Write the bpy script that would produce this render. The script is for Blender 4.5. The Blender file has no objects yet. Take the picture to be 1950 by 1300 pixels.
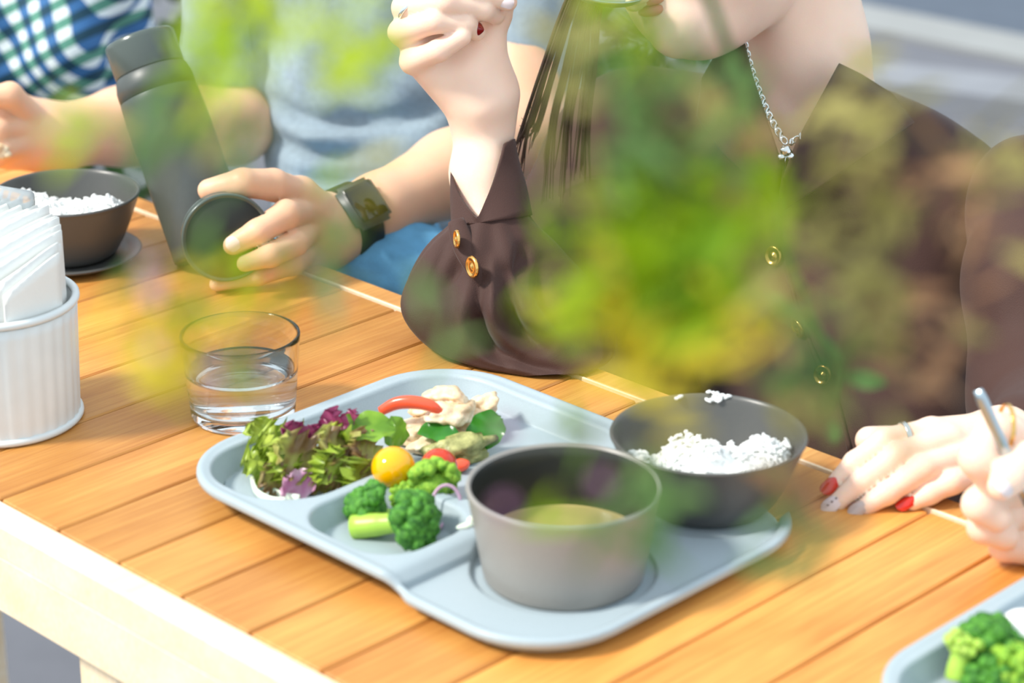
import bpy, bmesh, math, random
import numpy as np
from mathutils import Vector, Matrix, Euler
random.seed(7)
rng = np.random.default_rng(7)
scene = bpy.context.scene
COL = scene.collection

# ------------------------------------------------------------------ camera, sky, sun, exposure
PITCH = math.radians(22.3)
FPX = 4600.0                      # focal length in pixels of the 1950 px wide frame
TZ = 0.72                         # height of the table top
CAMZ = TZ + 0.67
cam_d = bpy.data.cameras.new('camera')
cam = bpy.data.objects.new('camera', cam_d)
COL.objects.link(cam)
cam.location = (0, 0, CAMZ)
cam.rotation_euler = (math.pi / 2 - PITCH, 0, 0)
cam_d.sensor_width = 36.0
cam_d.lens = FPX / 1950 * 36.0
cam_d.clip_start = 0.02
cam_d.clip_end = 200
cam_d.dof.use_dof = True
cam_d.dof.focus_distance = 1.70
cam_d.dof.aperture_fstop = 5.6
cam_d.dof.aperture_blades = 0
scene.camera = cam

world = bpy.data.worlds.new('world')
scene.world = world
world.use_nodes = True
wn = world.node_tree
bg = wn.nodes['Background']
bg.inputs['Color'].default_value = (0.80, 0.91, 1.0, 1)
bg.inputs['Strength'].default_value = 1.05

sun_d = bpy.data.lights.new('sun', 'SUN')
sun = bpy.data.objects.new('sun', sun_d)
COL.objects.link(sun)
sun_d.energy = 3.4
sun_d.angle = math.radians(9)
sun_d.color = (1.0, 0.95, 0.86)
sun.rotation_euler = Vector((0.80, 0.22, -0.86)).to_track_quat('-Z', 'Y').to_euler()
sun.location = (-3, -1, 4)

scene.view_settings.view_transform = 'Standard'
scene.view_settings.look = 'None'
scene.view_settings.gamma = 1
scene.view_settings.use_curve_mapping = False
scene.view_settings.exposure = 0.36

# ------------------------------------------------------------------ coordinates
CP, SP = math.cos(PITCH), math.sin(PITCH)
CAMV = np.array([0, 0, CAMZ])


def ray(px, py):
    u = (px - 975) / FPX
    v = (py - 650) / FPX
    return np.array([u, CP - v * SP, -SP - v * CP])


def Q(px, py, d):
    """world point seen at a pixel, at forward distance d (metres) from the camera"""
    r = ray(px, py)
    return CAMV + r * (d / r[1])


def P(px, py, z=0.0):
    """world point seen at a pixel, at height z above the table top"""
    r = ray(px, py)
    return CAMV + r * ((TZ + z - CAMZ) / r[2])


TH = math.radians(-44.6)
E1 = np.array([math.cos(TH), math.sin(TH), 0])      # along the table
E2 = np.array([-math.sin(TH), math.cos(TH), 0])     # across the table, away from the camera
EZ = np.array([0, 0, 1.0])


def W(u, v, z=0.0):
    return E1 * u + E2 * v + EZ * (TZ + z)


def UV(px, py, z=0.0):
    p = P(px, py, z)
    return p @ E1, p @ E2


def z_over(base, top):
    """height at which pixel `top` lies straight above world point `base`"""
    r = ray(*top)
    return CAMZ + r[2] * base[1] / r[1] - TZ


def unit(v):
    v = np.asarray(v, float)
    return v / (np.linalg.norm(v) + 1e-12)


def frame(z, xhint=(1, 0, 0)):
    """3x3 whose columns are x, y, z with the given z axis"""
    z = unit(z)
    x = np.asarray(xhint, float) - z * np.dot(xhint, z)
    if np.linalg.norm(x) < 1e-4:
        x = np.array([0, 1.0, 0]) - z * z[1]
    x = unit(x)
    return np.stack([x, np.cross(z, x), z], 1)


# ------------------------------------------------------------------ materials
def srgb(r, g, b):
    f = lambda c: (c / 255) / 12.92 if c / 255 <= 0.04045 else ((c / 255 + 0.055) / 1.055) ** 2.4
    return (f(r), f(g), f(b), 1)


def mat(name, col, rough=0.5, metal=0.0, sss=0.0, var=0.0, vscale=30.0, col2=None, bump=0.0, bscale=200.0,
        trans=0.0, ior=1.45, spec=0.5, coat=0.0, stretch=None, rnd=0.0, sheen=0.0, sssr=(1, .35, .2)):
    m = bpy.data.materials.new(name)
    m.use_nodes = True
    nt = m.node_tree
    b = nt.nodes['Principled BSDF']
    b.inputs['Base Color'].default_value = col
    b.inputs['Roughness'].default_value = rough
    b.inputs['Metallic'].default_value = metal
    b.inputs['IOR'].default_value = ior
    b.inputs['Specular IOR Level'].default_value = spec
    b.inputs['Transmission Weight'].default_value = trans
    b.inputs['Coat Weight'].default_value = coat
    b.inputs['Sheen Weight'].default_value = sheen
    if sss:
        b.inputs['Subsurface Weight'].default_value = sss
        b.inputs['Subsurface Radius'].default_value = sssr
        b.inputs['Subsurface Scale'].default_value = 0.006
    tc = nt.nodes.new('ShaderNodeTexCoord')
    mp = nt.nodes.new('ShaderNodeMapping')
    nt.links.new(tc.outputs['Object'], mp.inputs['Vector'])
    if stretch:
        mp.inputs['Scale'].default_value = stretch
    src = None
    if var or col2:
        n = nt.nodes.new('ShaderNodeTexNoise')
        n.inputs['Scale'].default_value = vscale
        n.inputs['Detail'].default_value = 4
        nt.links.new(mp.outputs['Vector'], n.inputs['Vector'])
        rp = nt.nodes.new('ShaderNodeValToRGB')
        c2 = col2 or tuple(max(0, c * (1 - var)) for c in col[:3]) + (1,)
        rp.color_ramp.elements[0].position = 0.35
        rp.color_ramp.elements[1].position = 0.65
        rp.color_ramp.elements[0].color = c2
        rp.color_ramp.elements[1].color = col
        nt.links.new(n.outputs['Fac'], rp.inputs['Fac'])
        src = rp.outputs['Color']
    if rnd:
        oi = nt.nodes.new('ShaderNodeObjectInfo')
        mr = nt.nodes.new('ShaderNodeMapRange')
        mr.inputs['To Min'].default_value = 1 - rnd
        mr.inputs['To Max'].default_value = 1 + rnd
        nt.links.new(oi.outputs['Random'], mr.inputs['Value'])
        hs = nt.nodes.new('ShaderNodeHueSaturation')
        hs.inputs['Color'].default_value = col
        nt.links.new(mr.outputs['Result'], hs.inputs['Value'])
        if src:
            nt.links.new(src, hs.inputs['Color'])
        src = hs.outputs['Color']
    if src:
        nt.links.new(src, b.inputs['Base Color'])
    if bump:
        n2 = nt.nodes.new('ShaderNodeTexNoise')
        n2.inputs['Scale'].default_value = bscale
        n2.inputs['Detail'].default_value = 3
        nt.links.new(mp.outputs['Vector'], n2.inputs['Vector'])
        bp = nt.nodes.new('ShaderNodeBump')
        bp.inputs['Strength'].default_value = bump
        bp.inputs['Distance'].default_value = 0.002
        nt.links.new(n2.outputs['Fac'], bp.inputs['Height'])
        nt.links.new(bp.outputs['Normal'], b.inputs['Normal'])
    return m


def leafmat(name, col, col2=None, vscale=60, tr=0.5, rough=0.5):
    """thin leaf: diffuse, some gloss and light shining through"""
    m = bpy.data.materials.new(name)
    m.use_nodes = True
    nt = m.node_tree
    b = nt.nodes['Principled BSDF']
    out = nt.nodes['Material Output']
    b.inputs['Roughness'].default_value = rough
    t = nt.nodes.new('ShaderNodeBsdfTranslucent')
    mx = nt.nodes.new('ShaderNodeMixShader')
    mx.inputs['Fac'].default_value = tr
    tc = nt.nodes.new('ShaderNodeTexCoord')
    n = nt.nodes.new('ShaderNodeTexNoise')
    n.inputs['Scale'].default_value = vscale
    rp = nt.nodes.new('ShaderNodeValToRGB')
    rp.color_ramp.elements[0].position = 0.40
    rp.color_ramp.elements[1].position = 0.60
    rp.color_ramp.elements[0].color = col2 or col
    rp.color_ramp.elements[1].color = col
    nt.links.new(tc.outputs['Object'], n.inputs['Vector'])
    nt.links.new(n.outputs['Fac'], rp.inputs['Fac'])
    nt.links.new(rp.outputs['Color'], b.inputs['Base Color'])
    nt.links.new(rp.outputs['Color'], t.inputs['Color'])
    nt.links.new(b.outputs['BSDF'], mx.inputs[1])
    nt.links.new(t.outputs['BSDF'], mx.inputs[2])
    nt.links.new(mx.outputs['Shader'], out.inputs['Surface'])
    return m


def woodmat(name, col, col2, rnd):
    """oiled timber with grain running along local Y, each board its own tone"""
    m = bpy.data.materials.new(name)
    m.use_nodes = True
    nt = m.node_tree
    b = nt.nodes['Principled BSDF']
    b.inputs['Roughness'].default_value = 0.42
    b.inputs['Specular IOR Level'].default_value = 0.4
    tc = nt.nodes.new('ShaderNodeTexCoord')
    oi = nt.nodes.new('ShaderNodeObjectInfo')
    add = nt.nodes.new('ShaderNodeVectorMath')
    add.operation = 'ADD'
    sc = nt.nodes.new('ShaderNodeVectorMath')
    sc.operation = 'SCALE'
    cmb = nt.nodes.new('ShaderNodeCombineXYZ')
    for k in 'XYZ':
        nt.links.new(oi.outputs['Random'], cmb.inputs[k])
    nt.links.new(cmb.outputs['Vector'], sc.inputs[0])
    sc.inputs['Scale'].default_value = 13
    nt.links.new(tc.outputs['Object'], add.inputs[0])
    nt.links.new(sc.outputs['Vector'], add.inputs[1])
    mp = nt.nodes.new('ShaderNodeMapping')
    mp.inputs['Scale'].default_value = (420, 9, 200)
    nt.links.new(add.outputs['Vector'], mp.inputs['Vector'])
    n = nt.nodes.new('ShaderNodeTexNoise')
    n.inputs['Scale'].default_value = 1.0
    n.inputs['Detail'].default_value = 5
    n.inputs['Roughness'].default_value = 0.65
    nt.links.new(mp.outputs['Vector'], n.inputs['Vector'])
    mp2 = nt.nodes.new('ShaderNodeMapping')
    mp2.inputs['Scale'].default_value = (22, 7, 20)
    nt.links.new(add.outputs['Vector'], mp2.inputs['Vector'])
    n2 = nt.nodes.new('ShaderNodeTexNoise')
    n2.inputs['Scale'].default_value = 1.0
    n2.inputs['Detail'].default_value = 3
    nt.links.new(mp2.outputs['Vector'], n2.inputs['Vector'])
    av = nt.nodes.new('ShaderNodeMix')
    av.inputs['Factor'].default_value = 0.5
    nt.links.new(n.outputs['Fac'], av.inputs['A'])
    nt.links.new(n2.outputs['Fac'], av.inputs['B'])
    rp = nt.nodes.new('ShaderNodeValToRGB')
    rp.color_ramp.elements[0].position = 0.36
    rp.color_ramp.elements[1].position = 0.64
    rp.color_ramp.elements[0].color = col2
    rp.color_ramp.elements[1].color = col
    nt.links.new(av.outputs['Result'], rp.inputs['Fac'])
    mr = nt.nodes.new('ShaderNodeMapRange')
    mr.inputs['To Min'].default_value = 1 - rnd
    mr.inputs['To Max'].default_value = 1 + rnd
    nt.links.new(oi.outputs['Random'], mr.inputs['Value'])
    hs = nt.nodes.new('ShaderNodeHueSaturation')
    nt.links.new(rp.outputs['Color'], hs.inputs['Color'])
    nt.links.new(mr.outputs['Result'], hs.inputs['Value'])
    nt.links.new(hs.outputs['Color'], b.inputs['Base Color'])
    bp = nt.nodes.new('ShaderNodeBump')
    bp.inputs['Strength'].default_value = 0.25
    bp.inputs['Distance'].default_value = 0.001
    nt.links.new(n.outputs['Fac'], bp.inputs['Height'])
    nt.links.new(bp.outputs['Normal'], b.inputs['Normal'])
    return m


def checkmat(name):
    """woven gingham: white, blue and green checks"""
    m = bpy.data.materials.new(name)
    m.use_nodes = True
    nt = m.node_tree
    b = nt.nodes['Principled BSDF']
    b.inputs['Roughness'].default_value = 0.8
    tc = nt.nodes.new('ShaderNodeTexCoord')
    mp = nt.nodes.new('ShaderNodeMapping')
    mp.inputs['Rotation'].default_value = (0.3, 0.5, 0.6)
    nt.links.new(tc.outputs['Object'], mp.inputs['Vector'])
    outs = []
    for ax in ('X', 'Z'):
        w = nt.nodes.new('ShaderNodeTexWave')
        w.bands_direction = ax
        w.inputs['Scale'].default_value = 15
        w.inputs['Distortion'].default_value = 0.6
        w.inputs['Detail Scale'].default_value = 0.3
        nt.links.new(mp.outputs['Vector'], w.inputs['Vector'])
        r = nt.nodes.new('ShaderNodeValToRGB')
        r.color_ramp.elements[0].position = 0.45
        r.color_ramp.elements[1].position = 0.55
        r.color_ramp.elements[0].color = srgb(58, 110, 165) if ax == 'X' else srgb(92, 150, 130)
        r.color_ramp.elements[1].color = srgb(246, 250, 250)
        nt.links.new(w.outputs['Fac'], r.inputs['Fac'])
        outs.append(r.outputs['Color'])
    mx = nt.nodes.new('ShaderNodeMix')
    mx.data_type = 'RGBA'
    mx.blend_type = 'MULTIPLY'
    mx.inputs['Factor'].default_value = 1
    nt.links.new(outs[0], mx.inputs['A'])
    nt.links.new(outs[1], mx.inputs['B'])
    nt.links.new(mx.outputs['Result'], b.inputs['Base Color'])
    return m


M = dict(
    plank=woodmat('oiled_timber', srgb(228, 166, 86), srgb(190, 120, 52), 0.24),
    pale=woodmat('pale_timber', srgb(250, 232, 205), srgb(240, 212, 172), 0.02),
    border=woodmat('border_timber', srgb(222, 166, 98), srgb(186, 124, 62), 0.04),
    tray=mat('grey_tray_plastic', srgb(166, 180, 187), 0.38, var=0.05, vscale=900, spec=0.5),
    bowl=mat('grey_bowl_plastic', srgb(150, 146, 140), 0.36, var=0.05, vscale=700, spec=0.5),
    bowldark=mat('charcoal_bowl_plastic', srgb(84, 84, 82), 0.34, var=0.05, vscale=700, spec=0.5),
    bowlshade=mat('shaded_bowl_inside', srgb(44, 46, 43), 0.26, spec=0.6),
    glass=mat('clear_glass', (1, 1, 1, 1), 0.0, trans=1.0, ior=1.46),
    water=mat('water', (0.97, 1, 1, 1), 0.0, trans=1.0, ior=1.33),
    rice=mat('cooked_rice', srgb(254, 255, 253), 0.4),
    soup=mat('miso_soup', srgb(186, 160, 112), 0.12, var=0.12, vscale=60, spec=0.5),
    enamel=mat('white_enamel_metal', srgb(222, 228, 228), 0.35, var=0.05, vscale=40),
    napkin=mat('white_paper_napkin', srgb(232, 233, 229), 0.8, bump=0.15, bscale=500),
    film=mat('clear_film', srgb(225, 232, 235), 0.2, trans=0.7, ior=1.2),
    skin=mat('light_skin', srgb(247, 214, 192), 0.45, sss=0.5, var=0.06, vscale=25, bump=0.08, bscale=900),
    skin2=mat('warm_skin', srgb(240, 194, 160), 0.45, sss=0.5, var=0.08, vscale=25, bump=0.08, bscale=900),
    skin3=mat('tanned_skin', srgb(226, 176, 140), 0.45, sss=0.5, var=0.08, vscale=25, bump=0.08, bscale=900),
    lips=mat('lips', srgb(206, 128, 118), 0.3, sss=0.3),
    brown=mat('brown_blouse_cloth', srgb(72, 48, 42), 0.66, var=0.12, vscale=12, bump=0.25, bscale=1400, sheen=0.1, spec=0.3),
    grey=mat('grey_marl_jersey', srgb(150, 168, 180), 0.85, var=0.14, vscale=160, bump=0.2, bscale=700, sheen=0.2),
    denim=mat('pale_blue_denim', srgb(104, 172, 214), 0.8, var=0.25, vscale=50, bump=0.3, bscale=900),
    trouser=mat('dark_trouser_cloth', srgb(52, 44, 40), 0.8, var=0.1, vscale=60),
    check=checkmat('gingham'),
    hair=mat('dark_hair', srgb(78, 60, 50), 0.42, var=0.2, vscale=90),
    gold=mat('gold_metal', srgb(236, 190, 110), 0.22, metal=1.0),
    silver=mat('silver_metal', srgb(226, 230, 232), 0.2, metal=1.0),
    steel=mat('brushed_steel', srgb(176, 190, 198), 0.28, metal=1.0),
    flask=mat('matte_charcoal_coating', srgb(74, 80, 78), 0.42, var=0.06, vscale=300, spec=0.6),
    flaskcap=mat('glossy_charcoal', srgb(78, 88, 84), 0.24, spec=0.6),
    rubber=mat('black_rubber', srgb(34, 38, 34), 0.5),
    screen=mat('dark_watch_glass', srgb(20, 24, 20), 0.06, spec=0.8),
    nailred=mat('red_nail_varnish', srgb(206, 40, 26), 0.12, coat=0.6),
    naildark=mat('dark_red_nail_varnish', srgb(130, 14, 14), 0.15, coat=0.6),
    nailpale=mat('pale_grey_nail_varnish', srgb(222, 206, 206), 0.15, coat=0.6),
    nailgrey=mat('sheer_grey_nail_varnish', srgb(190, 172, 166), 0.15, coat=0.6),
    nailskin=mat('bare_nail', srgb(250, 218, 208), 0.15, coat=0.3),
    dot=mat('dark_nail_dots', srgb(70, 40, 44), 0.3),
    ytom=mat('yellow_tomato_skin', srgb(250, 178, 0), 0.10, sss=0.25, sssr=(1, .5, .05), coat=0.5),
    rtom=mat('red_tomato_skin', srgb(206, 52, 14), 0.12, sss=0.2, sssr=(1, .2, .05), coat=0.4),
    broc=mat('broccoli_florets', srgb(92, 158, 50), 0.6, col2=srgb(38, 98, 24), vscale=260, sss=0.15, sssr=(.4, 1, .2), bump=0.5, bscale=900),
    brocl=mat('pale_broccoli_florets', srgb(158, 200, 62), 0.6, col2=srgb(92, 146, 34), vscale=260, sss=0.15, sssr=(.4, 1, .2), bump=0.5, bscale=900),
    brocs=mat('broccoli_stem', srgb(176, 214, 84), 0.35, var=0.15, vscale=80, sss=0.3, sssr=(.6, 1, .3)),
    chick=mat('poached_chicken', srgb(244, 226, 196), 0.45, col2=srgb(216, 184, 144), vscale=110, sss=0.3, sssr=(1, .7, .5), bump=0.5, bscale=260),
    pepper=mat('red_pepper_flesh', srgb(240, 92, 58), 0.22, sss=0.3, sssr=(1, .3, .2), coat=0.3),
    pea=mat('green_pod', srgb(74, 158, 52), 0.3, var=0.2, vscale=90, sss=0.2, sssr=(.4, 1, .2)),
    onion=mat('red_onion', srgb(206, 168, 196), 0.25, sss=0.4),
    onionw=mat('white_cabbage', srgb(232, 240, 220), 0.3, sss=0.4),
    asp=mat('grey_green_artichoke', srgb(182, 180, 116), 0.4, col2=srgb(120, 122, 70), vscale=150, bump=0.4, bscale=400),
    lettuce=leafmat('frilly_lettuce', srgb(206, 224, 96), srgb(160, 186, 58), 70, 0.4, 0.35),
    lettuceb=leafmat('bronze_lettuce', srgb(196, 200, 104), srgb(146, 116, 78), 55, 0.35, 0.35),
    radic=leafmat('radicchio', srgb(182, 82, 126), srgb(132, 44, 86), 60, 0.35, 0.3),
    radicp=leafmat('pink_radicchio', srgb(206, 110, 168), srgb(232, 190, 214), 60, 0.35, 0.3),
    baby=leafmat('baby_leaf', srgb(140, 184, 58), srgb(108, 156, 42), 50, 0.35, 0.3),
    basil=leafmat('dark_green_leaf', srgb(72, 150, 52), srgb(50, 124, 38), 50, 0.3, 0.25),
    ground=mat('grey_paving', srgb(108, 110, 118), 0.9, var=0.1, vscale=9, bump=0.4, bscale=60),
    road=mat('asphalt', srgb(84, 94, 108), 0.95, var=0.08, vscale=14, bump=0.5, bscale=120),
    line=mat('white_road_paint', srgb(146, 148, 148), 0.8, var=0.1, vscale=8),
    kerb=mat('pale_concrete', srgb(134, 137, 144), 0.9, var=0.1, vscale=8),
    soil=mat('bark_mulch', srgb(104, 82, 70), 0.95, col2=srgb(66, 50, 42), vscale=30, bump=0.8, bscale=60),
    bark=mat('twig_bark', srgb(96, 92, 48), 0.7, var=0.3, vscale=80),
    shrub=leafmat('shrub_leaf', srgb(64, 104, 44), srgb(34, 66, 28), 20, 0.3, 0.5),
)

# ------------------------------------------------------------------ object helpers
WL = {}


def _link(o, loc, parent):
    COL.objects.link(o)
    loc = np.asarray(loc, float)
    WL[o.name] = loc
    if parent is not None:
        o.parent = parent
        o.location = loc - WL[parent.name]
    else:
        o.location = loc


def thing(name, label, cat, loc, group=None):
    o = bpy.data.objects.new(name, None)
    o.empty_display_size = 0.02
    _link(o, loc, None)
    o['label'] = label
    o['category'] = cat
    if group:
        o['group'] = group
    return o


def tag(o, label, cat, group=None, kind=None):
    o['label'] = label
    o['category'] = cat
    if group:
        o['group'] = group
    if kind:
        o['kind'] = kind
    return o


def mk(name, vf, m, parent=None, smooth=True, loc=None):
    """one mesh object from (verts, faces) in world coordinates"""
    v = np.asarray(vf[0], float)
    if loc is None:
        lo, hi = v.min(0), v.max(0)
        loc = np.array([(lo[0] + hi[0]) / 2, (lo[1] + hi[1]) / 2, lo[2]])
    me = bpy.data.meshes.new(name)
    me.from_pydata([tuple(p) for p in (v - loc)], [], [tuple(int(i) for i in f) for f in vf[1]])
    me.materials.append(m)
    if smooth:
        me.polygons.foreach_set('use_smooth', [True] * len(me.polygons))
    me.update()
    o = bpy.data.objects.new(name, me)
    _link(o, loc, parent)
    return o


def join(*parts):
    V, F, n = [], [], 0
    for v, f in parts:
        v = np.asarray(v, float)
        V.append(v)
        F += [tuple(int(i) + n for i in q) for q in f]
        n += len(v)
    return np.concatenate(V), F


def move(vf, R=None, t=(0, 0, 0)):
    v = np.asarray(vf[0], float)
    if R is not None:
        v = v @ np.asarray(R).T
    return v + np.asarray(t), vf[1]


def lathe(prof, seg=48, mod=None):
    """surface of revolution about Z; prof = [(r, z)...]; r = 0 closes a pole"""
    V, F, rows = [], [], []
    for i, (r, z) in enumerate(prof):
        if r < 1e-7:
            rows.append([len(V)])
            V.append((0, 0, z))
        else:
            row = []
            for k in range(seg):
                a = 2 * math.pi * k / seg
                rr = r * (mod(a, z, i) if mod else 1)
                row.append(len(V))
                V.append((rr * math.cos(a), rr * math.sin(a), z))
            rows.append(row)
    for a, b in zip(rows, rows[1:]):
        if len(a) == 1 and len(b) == 1:
            continue
        for k in range(seg):
            k2 = (k + 1) % seg
            if len(a) == 1:
                F.append((a[0], b[k2], b[k]))
            elif len(b) == 1:
                F.append((a[k], a[k2], b[0]))
            else:
                F.append((a[k], a[k2], b[k2], b[k]))
    return np.array(V), F


def tube(pts, rad, seg=10, flat=1.0, closed=False, xhint=(0.3, 0.2, 1)):
    pts = np.asarray(pts, float)
    n = len(pts)
    if np.isscalar(rad):
        rad = [rad] * n
    V, F = [], []
    x = np.asarray(xhint, float)
    for i in range(n):
        if closed:
            t = pts[(i + 1) % n] - pts[i - 1]
        else:
            t = pts[min(i + 1, n - 1)] - pts[max(i - 1, 0)]
        R = frame(t, x)
        x = R[:, 0]
        for k in range(seg):
            a = 2 * math.pi * k / seg
            V.append(pts[i] + R[:, 0] * rad[i] * math.cos(a) + R[:, 1] * rad[i] * flat * math.sin(a))
    m = n if closed else n - 1
    for i in range(m):
        j = (i + 1) % n
        for k in range(seg):
            k2 = (k + 1) % seg
            F.append((i * seg + k, i * seg + k2, j * seg + k2, j * seg + k))
    if not closed:
        F.append(tuple(range(seg - 1, -1, -1)))
        F.append(tuple((n - 1) * seg + k for k in range(seg)))
    return np.array(V), F


def curve_pts(ctrl, n=24):
    """Catmull-Rom through control points (any number of columns)"""
    c = np.asarray(ctrl, float)
    c = np.vstack([2 * c[0] - c[1], c, 2 * c[-1] - c[-2]])
    out = []
    segs = len(c) - 3
    for i in range(n):
        s = i / (n - 1) * segs
        k = min(int(s), segs - 1)
        t = s - k
        a, b, d, e = c[k], c[k + 1], c[k + 2], c[k + 3]
        out.append(0.5 * ((2 * b) + (d - a) * t + (2 * a - 5 * b + 4 * d - e) * t * t + (3 * b - a - 3 * d + e) * t ** 3))
    return np.array(out)


def box(sx, sy, sz, bev=0.0, seg=1):
    """bevelled box, base at z = 0, centred in x and y"""
    bm = bmesh.new()
    bmesh.ops.create_cube(bm, size=1)
    for v in bm.verts:
        v.co = Vector((v.co.x * sx, v.co.y * sy, (v.co.z + 0.5) * sz))
    if bev:
        bmesh.ops.bevel(bm, geom=list(bm.edges), offset=bev, segments=seg, affect='EDGES')
    bm.verts.ensure_lookup_table()
    bm.verts.index_update()
    vf = np.array([v.co[:] for v in bm.verts]), [[v.index for v in f.verts] for f in bm.faces]
    bm.free()
    return vf


def sphere(sub=2):
    bm = bmesh.new()
    bmesh.ops.create_icosphere(bm, subdivisions=sub, radius=1)
    bm.verts.index_update()
    vf = np.array([v.co[:] for v in bm.verts]), [[v.index for v in f.verts] for f in bm.faces]
    bm.free()
    return vf


ICO = {k: sphere(k) for k in (1, 2, 3, 4)}


def wob(p, f, seed, oct=3):
    """smooth pseudo-noise in about -1..1 for points p (n x 3), f = frequency per metre"""
    r = np.random.default_rng(seed)
    s = np.zeros(len(p))
    a = 1.0
    for o in range(oct):
        for _ in range(4):
            d = unit(r.normal(size=3)) * f * (2 ** o) * r.uniform(0.7, 1.3)
            s += a * np.sin(p @ d * 2 * math.pi + r.uniform(0, 6.28)) / 2.6
        a *= 0.5
    return s


def blob(c, rad, rot=(0, 0, 0), amp=0.0, freq=60, seed=1, sub=3, R=None):
    v, f = ICO[sub]
    if amp:
        v = v * (1 + amp * wob(v, freq * np.mean(rad), seed))[:, None]
    v = v * np.asarray(rad)
    R = np.array(Euler(rot).to_matrix()) if R is None else R
    return v @ R.T + np.asarray(c), f


# ------------------------------------------------------------------ implicit surfaces (one continuous skin from many limbs)
def smin(a, b, k):
    if k <= 0:
        return np.minimum(a, b)
    h = np.maximum(k - np.abs(a - b), 0) / k
    return np.minimum(a, b) - h * h * k * 0.25


def d_cap(p, a, b, ra, rb):
    ab = b - a
    t = np.clip(((p - a) @ ab) / (ab @ ab + 1e-12), 0, 1)
    return np.linalg.norm(p - a - t[:, None] * ab, axis=1) - (ra + (rb - ra) * t)


def d_chain(p, pts, rad, k=0.003):
    d = None
    for i in range(len(pts) - 1):
        e = d_cap(p, pts[i], pts[i + 1], rad[i], rad[i + 1])
        d = e if d is None else smin(d, e, k)
    return d


def d_ell(p, c, r, R=None):
    q = p - c
    if R is not None:
        q = q @ R
    r = np.asarray(r)
    k0 = np.linalg.norm(q / r, axis=1)
    k1 = np.linalg.norm(q / (r * r), axis=1) + 1e-9
    return k0 * (k0 - 1) / k1


def surfnet(fn, lo, hi, h):
    """naive surface nets of fn(points) < 0 inside the box lo..hi"""
    lo = np.asarray(lo, float)
    hi = np.asarray(hi, float)
    n = np.ceil((hi - lo) / h).astype(int) + 1
    ax = [lo[i] + h * np.arange(n[i]) for i in range(3)]
    D = np.empty(tuple(n), np.float32)
    yz = np.stack(np.meshgrid(ax[1], ax[2], indexing='ij'), -1).reshape(-1, 2)
    step = max(1, int(200000 / len(yz)))
    for i in range(0, n[0], step):
        xs = ax[0][i:i + step]
        p = np.empty((len(xs) * len(yz), 3))
        p[:, 0] = np.repeat(xs, len(yz))
        p[:, 1:] = np.tile(yz, (len(xs), 1))
        D[i:i + step] = fn(p).reshape(len(xs), n[1], n[2])
    S = D < 0
    C = np.zeros(tuple(n - 1), np.int8)
    for dx in (0, 1):
        for dy in (0, 1):
            for dz in (0, 1):
                C += S[dx:n[0] - 1 + dx, dy:n[1] - 1 + dy, dz:n[2] - 1 + dz]
    cells = np.argwhere((C > 0) & (C < 8))
    idx = -np.ones(tuple(n - 1), int)
    idx[tuple(cells.T)] = np.arange(len(cells))
    acc = np.zeros((len(cells), 3))
    cnt = np.zeros(len(cells))
    corners = [(a, b, c) for a in (0, 1) for b in (0, 1) for c in (0, 1)]
    for a in corners:
        for axx in range(3):
            if a[axx]:
                continue
            b = list(a)
            b[axx] = 1
            da = D[tuple((cells + a).T)]
            db = D[tuple((cells + b).T)]
            m = (da < 0) != (db < 0)
            t = da[m] / (da[m] - db[m])
            pt = cells[m] + np.array(a, float)
            pt[:, axx] += t
            acc[m] += pt
            cnt[m] += 1
    V = lo + h * acc / cnt[:, None]
    F = []
    for axx in range(3):
        o1, o2 = [(1, 2), (2, 0), (0, 1)][axx]
        sl_a = [slice(None)] * 3
        sl_b = [slice(None)] * 3
        sl_a[axx] = slice(0, -1)
        sl_b[axx] = slice(1, None)
        A, B = S[tuple(sl_a)], S[tuple(sl_b)]
        e = np.argwhere(A != B)
        ok = (e[:, o1] > 0) & (e[:, o2] > 0) & (e[:, o1] < n[o1] - 1) & (e[:, o2] < n[o2] - 1)
        e = e[ok]
        inside = A[tuple(e.T)]
        q = []
        for d1, d2 in ((-1, -1), (0, -1), (0, 0), (-1, 0)):
            c = e.copy()
            c[:, o1] += d1
            c[:, o2] += d2
            q.append(idx[tuple(c.T)])
        q = np.stack(q, 1)
        q[~inside] = q[~inside][:, ::-1]
        F.append(q)
    F = np.concatenate(F)
    F = F[(F >= 0).all(1)]
    return V, F.tolist()


def net(fn, pts, rads, h, pad=0.006):
    pts = np.asarray(pts)
    r = np.max(rads) + pad
    return surfnet(fn, pts.min(0) - r, pts.max(0) + r, h)


def flesh(fingers, palm, kp=0.012, kf=0.005, h=0.0017, lumps=0.0):
    """hand and forearm as one skin: palm = [(a, b, ra, rb)], fingers = [(points, radii)]"""
    pts, rr = [], []
    for a, b, ra, rb in palm:
        pts += [a, b]
        rr += [ra, rb]
    for p, r in fingers:
        pts += list(p)
        rr += list(r)

    def fn(p):
        d = None
        for a, b, ra, rb in palm:
            e = d_cap(p, a, b, ra, rb)
            d = e if d is None else smin(d, e, kp)
        f = None
        for q, r in fingers:
            e = d_chain(p, q, r)
            f = e if f is None else smin(f, e, 0.0012)
        if f is not None:
            d = smin(d, f, kf)
        return d
    return net(fn, pts, rr, h)


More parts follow.
